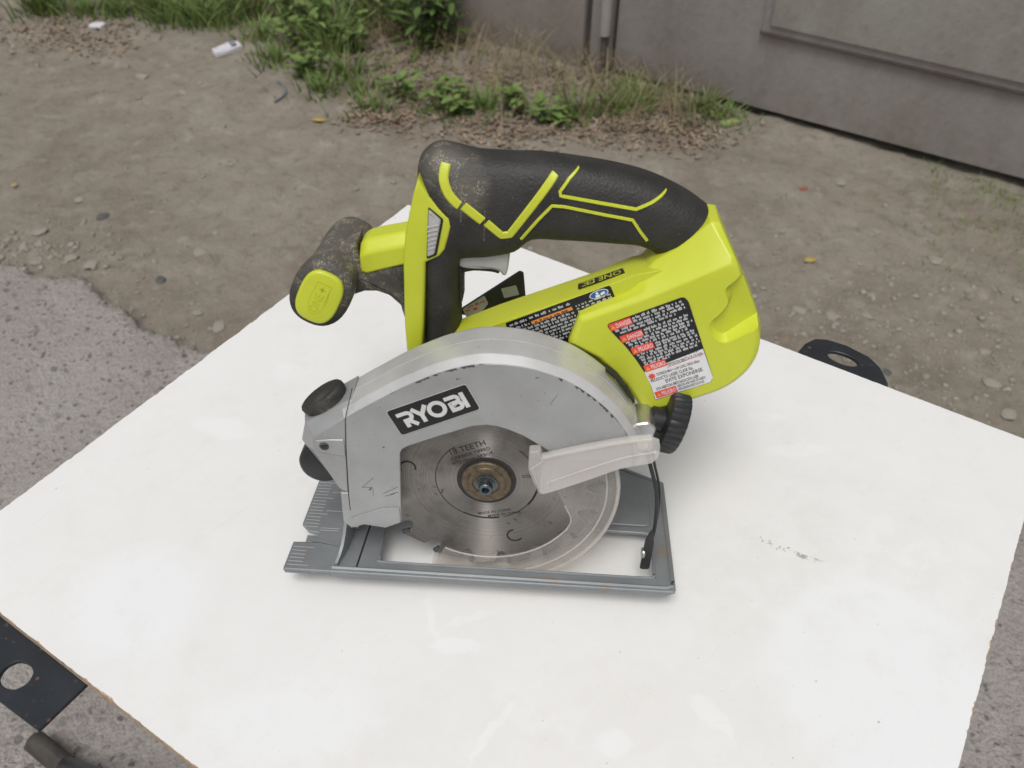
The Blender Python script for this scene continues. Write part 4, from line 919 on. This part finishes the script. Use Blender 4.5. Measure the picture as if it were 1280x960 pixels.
N_ = [(166.5, 151.0), (171.5, 168.6), (197, 180.6), (205, 184.6), (226, 196.4), (237, 202.6), (247.5, 208.4), (251.5, 204.6), (266, 173), (270.6, 160), (270.4, 147), (265, 135), (255, 125), (240, 117), (222, 109), (213.5, 106), (200, 126), (184, 142)]
M_ = [(167.0, 151.0), (172.0, 168.4), (198, 184.0), (209.5, 197.6), (221.5, 206.4), (229.5, 214.5), (236.5, 221.6), (241.5, 221.2), (267.5, 174), (273, 160.5), (273, 146.5), (267, 133.5), (256.5, 123.4), (241, 115.4), (222.5, 107.4), (213, 104.6), (198, 125), (182, 142)]
def soften(p, a, b):                                # rounder lower rear corner
    return p[:a] + crom(p[a:b + 1], 3) + p[b + 1:]
N_, M_ = soften(N_, 8, 13), soften(M_, 8, 13)
Mb = [(x, z - (2.5 if z > 180 and x < 230 else 0)) for x, z in M_]
Nf = [(x, z - (10 if z > 165 else 0)) for x, z in N_]
Ni = offset(N_, 2.6 if area(N_) > 0 else -2.6)
foot = loft_layers('battery_foot', [(Ni, 42), (N_, 44.2), (M_, 57), (Mb, 80), (Nf, 98), (Nf, 100)], 'yellow', saw, 0)
# thumb recess for the battery latch, hollowed out of the near and far cheeks
def ellipsoid(c, rad, rot, n=28, m=18):
    V, F = [], []
    for i in range(m + 1):
        th = math.pi * i / m
        for k in range(n):
            ph = 2 * math.pi * k / n
            p = Vector((rad[0] * math.sin(th) * math.cos(ph), rad[1] * math.sin(th) * math.sin(ph), rad[2] * math.cos(th)))
            p.rotate(rot); V.append(tuple(Vector(c) + p))
    for i in range(m):
        for k in range(n): F.append((i * n + k, i * n + (k + 1) % n, (i + 1) * n + (k + 1) % n, (i + 1) * n + k))
    return V, F
from mathutils import Euler
bm_ = foot.modifiers.new('bev', 'BEVEL'); bm_.width = 0.0032; bm_.segments = 4; bm_.limit_method = 'ANGLE'; bm_.angle_limit = R(16)
rc = fillet([(246, 190.5), (254.5, 200), (292, 222), (296, 180), (267, 166.8), (251, 156.0), (243.2, 161.6), (241, 169.6), (247, 176.5), (250, 183)], [3, 4, 1, 1, 5, 5, 4, 4, 3, 3], 4)
rc2 = offset(rc, 3.0 if area(rc) > 0 else -3.0)
cv, cf = loft_geo([[(x, 30, z) for x, z in rc], [(x, 42 + max(0, x - 243) * .16, z) for x, z in rc], [(x, 45.0 + max(0, x - 243) * .34, z) for x, z in rc2]])
cutter = link('cut', [S(p) for p in cv], cf, 'yellow', saw)
md = foot.modifiers.new('cut', 'BOOLEAN'); md.operation = 'DIFFERENCE'; md.object = cutter; md.solver = 'EXACT'
apply_mods(foot)
cm = cutter.data; bpy.data.objects.remove(cutter); bpy.data.meshes.remove(cm)
foot.data.shade_smooth(); foot.data.set_sharp_from_angle(angle=R(32))
cyl('motor_can', (128, 98, 68), (0, 1, 0), 37, 44, 'black', saw, 48, [(0, 36), (2, 37), (40, 37), (44, 33), (44, 0.1)])
cyl('gear_case', (128, 41, 84), (0, 1, 0), 62, 12, 'guard', saw, 48, [(0, 56), (2, 58), (10, 56), (12, 50)])

# --- grip
HY = 75
gs = [(240, 219, 211, 196, 17.6), (237, 221.5, 207.6, 198.6, 18.2), (224.4, 229.6, 200, 201, 18.4), (207, 237.4, 190, 201, 18), (189, 242.2, 177, 201, 17.4), (166, 245.4, 160, 201, 17.2), (146, 247.0, 144, 200.4, 17.4),
      (131.6, 246.8, 134.5, 192.5, 17.6), (114, 247.2, 120, 188.6, 18), (103, 249.4, 110, 187.5, 18.4), (93, 250.6, 105.5, 186.5, 18.4), (85.6, 246.0, 104.6, 183.5, 18.2), (82.6, 240.0, 104.4, 180, 18), (82.0, 228, 104.2, 174, 17.6),
      (82.4, 205, 104.0, 166, 17.4), (83.2, 180, 104.0, 155, 17.4), (83.4, 150, 104.0, 140, 17.2), (83, 122, 105, 118, 17.2)]
secs = interp(gs, 4)
grip = loft('handle_grip', [section((a, b), (c, d), HY, w, 40, 2.7) for a, b, c, d, w in secs], 'rubber', saw, 60)
bvh = BVHTree.FromObject(grip, bpy.context.evaluated_depsgraph_get())
def on_grip(x, z):
    hit = bvh.ray_cast(Vector(S((x, -50, z))), Vector((0, 1, 0)))
    return hit[0].y * 1000 + 115 if hit[0] else None
def resample(p, step=1.2):
    out = []
    for a, b in zip(p[:-1], p[1:]):
        a, b = Vector(a), Vector(b); n = max(1, int((b - a).length / step))
        out += [tuple(a.lerp(b, k / n)) for k in range(n)]
    return out + [tuple(p[-1])]
def inlay(name, pts, w, smooth=True, mat='yellow', hgt=0.7):
    pts = resample(crom(pts, 5) if smooth else pts); q = []
    for x, z in pts:
        y = on_grip(x, z)
        if y is not None: q.append((x, y, z))
    L, Rr = [], []
    ring_ = []
    for i, p in enumerate(q):
        a, b = Vector(q[max(0, i - 1)]), Vector(q[min(len(q) - 1, i + 1)]); t = (b - a).normalized()
        # across the strip, lying on the surface
        d = Vector((-t.z, 0, t.x)).normalized(); e = 1.5
        ya, yb = on_grip(p[0] + d.x * e, p[2] + d.z * e), on_grip(p[0] - d.x * e, p[2] - d.z * e)
        if ya is None or yb is None: cr = d
        else: cr = Vector((2 * e * d.x, ya - yb, 2 * e * d.z)).normalized()
        nr = cr.cross(t).normalized()
        if nr.y > 0: nr = -nr
        c = Vector(p)
        ring_.append([tuple(c + cr * (w / 2) - nr * 1.0), tuple(c + cr * (w / 2) + nr * 0.15), tuple(c + cr * (w / 2 - w * .15) + nr * hgt), tuple(c - cr * (w / 2 - w * .15) + nr * hgt), tuple(c - cr * (w / 2) + nr * 0.15), tuple(c - cr * (w / 2) - nr * 1.0)])
    return loft(name, ring_, mat, grip, 30)
for nm, pts, w, sm in (
    ('grip_stripe', [(98.6, 245), (97.6, 238.3), (99.9, 230.9), (104.0, 225.8), (105.8, 224.4)], 5.0, True),
    ('grip_stripe', [(107.8, 224.2), (117.8, 216.0)], 5.0, False),
    ('grip_stripe', [(119.8, 215.2), (128.0, 207.8), (132.3, 208.5), (135.5, 213.3), (154.8, 242)], 4.4, False),
    ('grip_line', [(166.7, 244), (162.1, 240), (157.7, 233.7), (158.2, 231.5), (179.4, 228.6), (197.3, 226.3), (205.1, 229.8), (212.5, 234)], 1.9, False),
    ('grip_line', [(138.3, 205.5), (146.8, 217.5), (153.9, 226.0), (160.2, 225.8), (181.1, 222.4), (196.2, 220.4), (200.6, 214.3), (204.9, 209.0)], 1.7, False)):
    inlay(nm, pts, w, sm)
MAT['dust'] = plain('packed_sawdust', (0.16, 0.135, 0.095), 0.9, 0, 0.7, 500)
for pts in ([(107.4, 236), (106.4, 215)], [(119.2, 222), (118.6, 204)]):
    inlay('sawdust_seam', pts, 0.45, False, 'dust', 0.12)


# --- lime front spine of the handle with the arm to the front handle
spine = [(84.6, 239.0), (90.0, 228.5), (95.5, 222.0), (100.6, 217.0), (101.4, 212.0), (97.6, 198.4), (94.6, 194.2), (86.8, 190.0), (84.4, 150), (82.2, 124), (80, 112), (75, 112), (74.0, 124), (73.4, 150), (74.6, 190), (76.4, 206), (81.4, 228)]
spn = slab('front_spine', spine, 56.2, 93.8, 'yellow', saw, 1.8, 3)
slab('lock_button_well', fillet([(89.6, 223.2), (97.4, 216.4), (93.2, 195.2), (87.6, 192.6)], 1.2), 55.9, 57.5, 'print', spn)
btn = slab('lock_off_button', fillet([(89.9, 222.0), (96.2, 216.2), (92.2, 196.6), (88.2, 194.6)], 1.2), 53.6, 57.5, 'grey', saw, 1.0, 2)
for k in range(6):
    z = 199 + k * 2.6
    slab('button_rib', [(88.8, z), (93.0 + k * 0.45, z + 1.6), (93.0 + k * 0.45, z + 2.4), (88.8, z + 0.8)], 53.2, 53.9, 'black' if k % 1 else 'grey', btn, 0.2, 1)
arm_r = []
for x, z0, z1, w in ((80, 186.4, 203.4, 12.5), (74.5, 185.0, 202.6, 12.5), (62, 181.2, 199.6, 12.5), (52.5, 178.0, 196.8, 12.5), (48.8, 178.5, 193.6, 11.4)):
    arm_r.append([(x, HY - w, z0), (x, HY - w, z1 - 6), (x, HY - w + 5.5, z1), (x, HY + w - 5.5, z1), (x, HY + w, z1 - 6), (x, HY + w, z0)])
arm = loft('front_handle_arm', arm_r, 'yellow', saw, 20)
b_ = arm.modifiers.new('bevel', 'BEVEL'); b_.width = 0.0014; b_.segments = 3; b_.limit_method = 'ANGLE'; b_.angle_limit = R(20)
blk = [(36, 190), (36, 156), (42, 162), (50, 165.4), (57, 165.8), (64, 163.4), (70, 157.4), (72.8, 145), (75.4, 130), (76, 186.0), (62, 182.5), (51, 179.0), (47.4, 191), (47.5, 196)]
brace = slab('rubber_brace', blk, 63.5, 86.5, 'rubber_bar', saw, 3.2, 4)
ld = Vector((0.44, 0.90)); sd_ = Vector((0.90, -0.44)); rings = []
fb = [(46.6, 2, 2), (46.6, 11.5, 8.4), (47.2, 17.4, 13.2), (49.0, 20.4, 16), (53, 21.2, 16.6), (60, 20.2, 15.8), (68, 18.6, 14.6), (76, 18.0, 14.6), (86, 17.6, 14.6), (97, 17.4, 14.8), (105, 15.6, 13.4), (110, 11.5, 10), (112, 5, 4.5), (112.4, 1, 1)]
for y, a, b in crom(fb, 3):
    c = Vector((28.8 + 0.12 * (y - 48), 171.0 + 0.10 * (y - 48)))
    rings.append([((c + ld * max(a, .3) * abs(math.cos(t)) ** 0.85 * (1 if math.cos(t) >= 0 else -1) + sd_ * max(b, .3) * abs(math.sin(t)) ** 0.85 * (1 if math.sin(t) >= 0 else -1)).x, y,
                   (c + ld * max(a, .3) * abs(math.cos(t)) ** 0.85 * (1 if math.cos(t) >= 0 else -1) + sd_ * max(b, .3) * abs(math.sin(t)) ** 0.85 * (1 if math.sin(t) >= 0 else -1)).y) for t in [2 * math.pi * k / 36 for k in range(36)]])
bar = loft('front_handle', rings, 'rubber_bar', saw, 60)
cap = []
for k in range(40):
    t = 2 * math.pi * k / 40; q = Vector((29.0, 171.2)) + ld * 16.6 * abs(math.cos(t)) ** 0.72 * (1 if math.cos(t) >= 0 else -1) + sd_ * 11.6 * abs(math.sin(t)) ** 0.72 * (1 if math.sin(t) >= 0 else -1)
    cap.append((q.x, q.y))
slab('end_cap', cap, 44.6, 49.5, 'yellow', bar, 1.6, 3)
MAT['yellow_dark'] = plain('moulded_lime_lettering', (0.45, 0.5, 0.015), 0.5)
fr = frame((29.0, 171.2), math.atan2(0.90, 0.44), 44.62)
q = [text_geo('ONE', 7.4, lambda u, v_: fr(u - 9.6, v_ - 2.4, 0.08), 0.02, sx=0.82)]
box = fillet([(2.8, -3.6), (9.6, -3.6), (9.6, 3.6), (2.8, 3.6)], 1)
pls = [stroke([(4.4, 0), (8.0, 0)], 0.9), stroke([(6.2, -1.8), (6.2, 1.8)], 0.9), stroke(arcp(0, 0, 11, 4.6, 60, 300, 24), 0.35), stroke([(5.5, 4.0), (10, 4.0), (10, -4.0), (-4, -4.0)], 0.4)]
q += [slab_geo(p_, 0.02, 0.12, 0, 1, (), lambda u, v_, w: fr(u, v_, w)) for p_ in pls]
v, f = merge(q); link('cap_lettering', [S(p) for p in v], f, 'yellow_dark', bar)

# --- trigger
trg = crom([(103, 190.5), (104, 183.0), (112, 181.6), (122, 182.0), (126.6, 180.6), (128.2, 178.6), (130.2, 178.8), (131.4, 184), (131.4, 190.5)], 3) + [(131, 193), (103, 193)]
tr_ = slab('trigger', trg, 67, 83, 'grey', saw, 1.6, 3)
slab('trigger_slot', crom([(103, 183), (104, 178), (112, 179.6), (122, 179.4), (126, 178.6), (126.6, 181.6)], 3) + [(112, 183)], 69, 81, 'black', tr_, 0.8, 2)
slab('trigger_guard', [(103.6, 183), (105.6, 180), (105.4, 160), (103.6, 158)], 68, 82, 'rubber', tr_, 0.8, 2)

MAT['fin'] = plain('charcoal_plastic', (0.045, 0.045, 0.045), 0.5)
# --- dark fin behind the housing, with its stickers
fin = slab('rear_guard_fin', fillet([(96, 130), (136.2, 161.8), (138.6, 160.8), (141, 138), (126, 128)], 1), 103.6, 106.4, 'fin', saw, 0.5, 1)
ff = frame((131.0, 148.2), R(18), 103.55)
v, f = slab_geo(fillet([(-5, -3.4), (4.6, -3.4), (4.6, 3.4), (-5, 3.4)], .6), 0, 0.2, 0, 1, (), lambda u, v_, w: ff(u, v_, w)); link('small_sticker', [S(p) for p in v], f, 'letter', fin)
v, f = merge([slab_geo([(a, b), (a + c, b), (a + c, b + d), (a, b + d)], 0.2, 0.25, 0, 1, (), lambda u, v_, w: ff(u, v_, w)) for a, b, c, d in ((-.2, -2.4, 3.4, .5), (-.2, -2.4, .5, 4.6), (2.8, -2.4, .5, 4.6), (-.2, 1.8, 3.4, .5), (1, -.8, 1, 1.4), (-3.8, 1, 2, .5), (-3.8, -1, 2, .5))])
link('sticker_print', [S(p) for p in v], f, 'ink_grey', fin)
hy = 49.4
st = fillet([(101.5, 134), (115, 144.5), (117.5, 139), (113, 132.5), (104, 128)], 1)
hy = 103.0
slab('warning_sticker', st, hy + .3, 103.65, 'letter', fin)
rr_ = random.Random(5); q = []
for i in range(9):
    x, z = rr_.uniform(103, 113), 0; z = 133 + (x - 103) * 0.6 + rr_.uniform(-2.5, 2); q.append(slab_geo(stroke([(x, z), (x + rr_.uniform(1.5, 3), z + 1.0)], 0.6), hy + .15, hy + .3))
v, f = merge(q); link('sticker_marks', [S(p) for p in v], f, 'label_red', fin)

# --- rating label on the housing
A1 = R(25.4)
def words(q, to, x0, x1, v0, h, rng, gap=0.7, w=0.1):
    x = x0
    while x < x1:
        L = rng.uniform(1.0, 4.2); L = min(L, x1 - x)
        n = max(1, int(L / 0.75))
        for k in range(n):
            hh = h * (1.0 if rng.random() < 0.3 else 0.7); a = x + k * 0.75
            q.append(slab_geo([(a, v0), (a + 0.55, v0), (a + 0.55, v0 + hh), (a, v0 + hh)], w, w + 0.05, 0, 1, (), to))
        x += L + gap
f1 = frame((131.0, 158.2), A1, 49.96)
lab = fillet([(0, 0), (62.5, 0.6), (62.3, -9), (43, -11.2), (29, -24.5), (12, -24.5), (0.4, -6)], [1.5, 2, 1, 2, 2, 2, 2], 4)
t1 = lambda u, v_, w: f1(u, v_, w)
v, f = slab_geo(lab, 0, 0.25, 0, 1, (), t1); link('rating_label', [S(p) for p in v], f, 'label_black', housing)
rg = random.Random(11); q = []
words(q, t1, 2, 12.5, -3.0, 1.6, rg, 0.5, .27); words(q, t1, 2, 13, -5.8, 1.5, rg, 0.5, .27); words(q, t1, 14, 39, -2.6, 1.6, rg, 1.0, .27)
for r_ in range(7): words(q, t1, 3 + r_ * 1.6, 38.6 - (max(0, r_ - 2) * 2.2), -8.4 - r_ * 2.15, 1.6, rg, 0.45, .27)
for r_ in range(3): words(q, t1, 40.6, 61, -5.0 - r_ * 1.9, 1.2, rg, 0.6, .27)
v, f = merge(q); tag(link('label_text', [S(p) for p in v], f, 'ink_grey', housing), kind='stuff')
q = [slab_geo([(14, -6.3), (38.4, -6.0), (38.4, -4.0), (14, -4.3)], .27, .32, 0, 1, (), t1)]
v, f = merge(q); link('warning_stripe', [S(p) for p in v], f, 'label_orange', housing)
q = []; words(q, t1, 16, 36, -5.9, 1.2, rg, 0.7, .34); v, f = merge(q); tag(link('stripe_text', [S(p) for p in v], f, 'label_black', housing), kind='stuff')
e_ = arcp(55, -2.2, 5.4, 2.5, 0, 360, 28)[:-1]
v, f = slab_geo(e_, .27, .33, 0, 1, (), t1); link('book_symbol_ring', [S(p) for p in v], f, 'label_white', housing)
v, f = slab_geo(arcp(55, -2.2, 4.9, 2.1, 0, 360, 28)[:-1], .34, .4, 0, 1, (), t1); link('book_symbol_field', [S(p) for p in v], f, 'label_blue', housing)
q = [slab_geo(arcp(54.2, -1.4, .8, .8, 0, 360, 12)[:-1], .41, .46, 0, 1, (), t1), slab_geo([(52.6, -4), (55.4, -4), (55.2, -2.4), (53, -2.2)], .41, .46, 0, 1, (), t1), slab_geo([(55.8, -3.6), (58.6, -2.8), (58.2, -1.4), (55.8, -2)], .41, .46, 0, 1, (), t1)]
v, f = merge(q); link('book_symbol', [S(p) for p in v], f, 'label_white', housing)
# small range badge on the sloping top of the housing
def top_at(x): return 164.3 + (x - 141) * (181.6 - 164.3) / 38
sx_, sz_ = math.cos(math.atan2(17.3, 38)), math.sin(math.atan2(17.3, 38))
def badge(u, v_, w): x = 172.5 + u * sx_ - w * sz_; return (x, 60 + v_, 164.3 + (172.5 - 141) * 17.3 / 38 + u * sz_ + w * sx_ - 0.12 * v_)
bd = fillet([(-2, -3.6), (25, -3.6), (24, 4.4), (-2, 3.6)], .6)
v, f = slab_geo(bd, 0.0, 0.45, 0, 1, (), badge); link('range_badge', [S(p) for p in v], f, 'label_black', housing)
q = [text_geo('ONE', 8.2, lambda u, v_: badge(23.2 - u, 2.7 - v_, .55), 0.02, sx=.78)]
q += [slab_geo(stroke(p_, 0.7), .5, .56, 0, 1, (), badge) for p_ in ([(0.2, -2.4), (7.2, -2.4), (7.2, 2.4), (0.2, 2.4)], [(1.6, 0), (5.6, 0)], [(3.6, -1.7), (3.6, 1.7)])]
v, f = merge(q); link('badge_lettering', [S(p) for p in v], f, 'yellow', housing)

# --- warning label on the battery foot
A2 = R(26.0); f2 = frame((186.6, 165.6), A2, 41.97); t2 = lambda u, v_, w: f2(u, v_, w)
lab = fillet([(0, 0), (43.6, 0.4), (45.2, -3), (42.2, -55.5), (40, -57.6), (7.4, -57.8), (8.4, -48), (8.4, -39), (7.0, -28), (4.6, -17), (0.6, -4.5)], [2, 3, 2, 2, 2, .5, 3, 3, 3, 3, 2], 4)
v, f = slab_geo(lab, 0, .22, 0, 1, (), t2); link('warning_label', [S(p) for p in v], f, 'label_black', foot)
wh = [(8.3, -37), (43.0, -34.6), (42.1, -55.3), (39.8, -57.4), (7.6, -57.5), (8.5, -48)]
v, f = slab_geo(wh, .23, .28, 0, 1, (), t2); link('white_field', [S(p) for p in v], f, 'label_white', foot)
q, q2 = [], []
rows = [(0.8, -4.6), (3.8, -14.0), (6.6, -23.6), (9.0, -37.2), (8.6, -56.6)]
for i, (u, v_) in enumerate(rows):
    q.append(slab_geo([(u, v_ - .4), (u + 12.6, v_ - .4), (u + 12.6, v_ + 4.2), (u, v_ + 4.2)], .3, .35, 0, 1, (), t2))
    q2.append(text_geo('DANGER' if i < 2 else 'PELIGRO', 3.9, lambda a, b, u=u, v_=v_: t2(u + 3.7 + a, v_ + .5 + b, .37), 0.03, sx=.55))
v, f = merge(q); link('danger_box', [S(p) for p in v], f, 'label_red', foot)
v, f = merge(q2); link('danger_text', [S(p) for p in v], f, 'label_white', foot)
q = [slab_geo([(u + .6, v_ + .5), (u + 3.2, v_ + .5), (u + 1.9, v_ + 3.1)], .36, .4, 0, 1, (), t2) for u, v_ in rows]
v, f = merge(q); link('danger_triangle', [S(p) for p in v], f, 'label_orange', foot)
q = []; rg = random.Random(21)
lines = [(13, 42, -2.4), (13, 43, -4.4), (3, 42, -6.6), (5, 36, -8.6), (16.2, 43, -11.6), (16.2, 42, -13.6), (5.6, 43, -15.8), (6.6, 42, -17.8), (7.6, 40, -19.8), (19, 43, -22.0), (19, 42, -23.6), (8.4, 43, -25.8), (9, 42, -27.8), (9.6, 43, -29.8), (10, 41, -31.8), (10, 24, -33.4)]
for a, b, c in lines: words(q, t2, a + (1.2 if a > 12.5 else 0), b, c, 1.7, rg, .55, .24)
v, f = merge(q); tag(link('warning_text', [S(p) for p in v], f, 'ink_grey', foot), kind='stuff')
q = []
for txt, size, u, v_, sx in (('RADIACION LASER EVITE LA', 2.9, 21.8, -35.6 + .2, .50), ('EXPOSICION DIRECTA DE LOS OJOS', 2.9, 21.8, -38.4, .42), ('POTENCIA MAX < 1mW LONG. ONDA 650nm', 2.7, 14, -42.3, .45), ('PRODUCTO LASER CLASE IIIa', 3.0, 9.4, -45.4, .62), ('EVITE EXPONERSE', 3.4, 17, -48.6, .78), ('ESTA ABERTURA EMITE RADIACION LASER', 2.7, 10.4, -51.7, .48), ('RADIACION LASER CUANDO ESTA ABIERTO', 2.5, 22, -54.0, .33), ('EVITE LA EXPOSICION DIRECTA DE LOS OJOS', 2.5, 22, -56.4, .29)):
    q.append(text_geo(txt, size, lambda a, b, u=u, v_=v_: t2(u + a, v_ + b, .31), 0.06, sx=sx))
v, f = merge(q); link('laser_text', [S(p) for p in v], f, 'print', foot)
sr = [((2.3 if k % 2 else 1.5) * math.cos(k * math.pi / 8) + 11.2, (2.3 if k % 2 else 1.5) * math.sin(k * math.pi / 8) - 41.4) for k in range(16)]
v, f = merge([slab_geo(sr, .3, .34, 0, 1, (), t2), slab_geo([(20.6, -39.3), (42.6, -37.9), (42.6, -37.6), (20.6, -39.0)], .3, .33, 0, 1, (), t2)])
link('laser_symbol', [S(p) for p in v], f, 'label_red', foot)
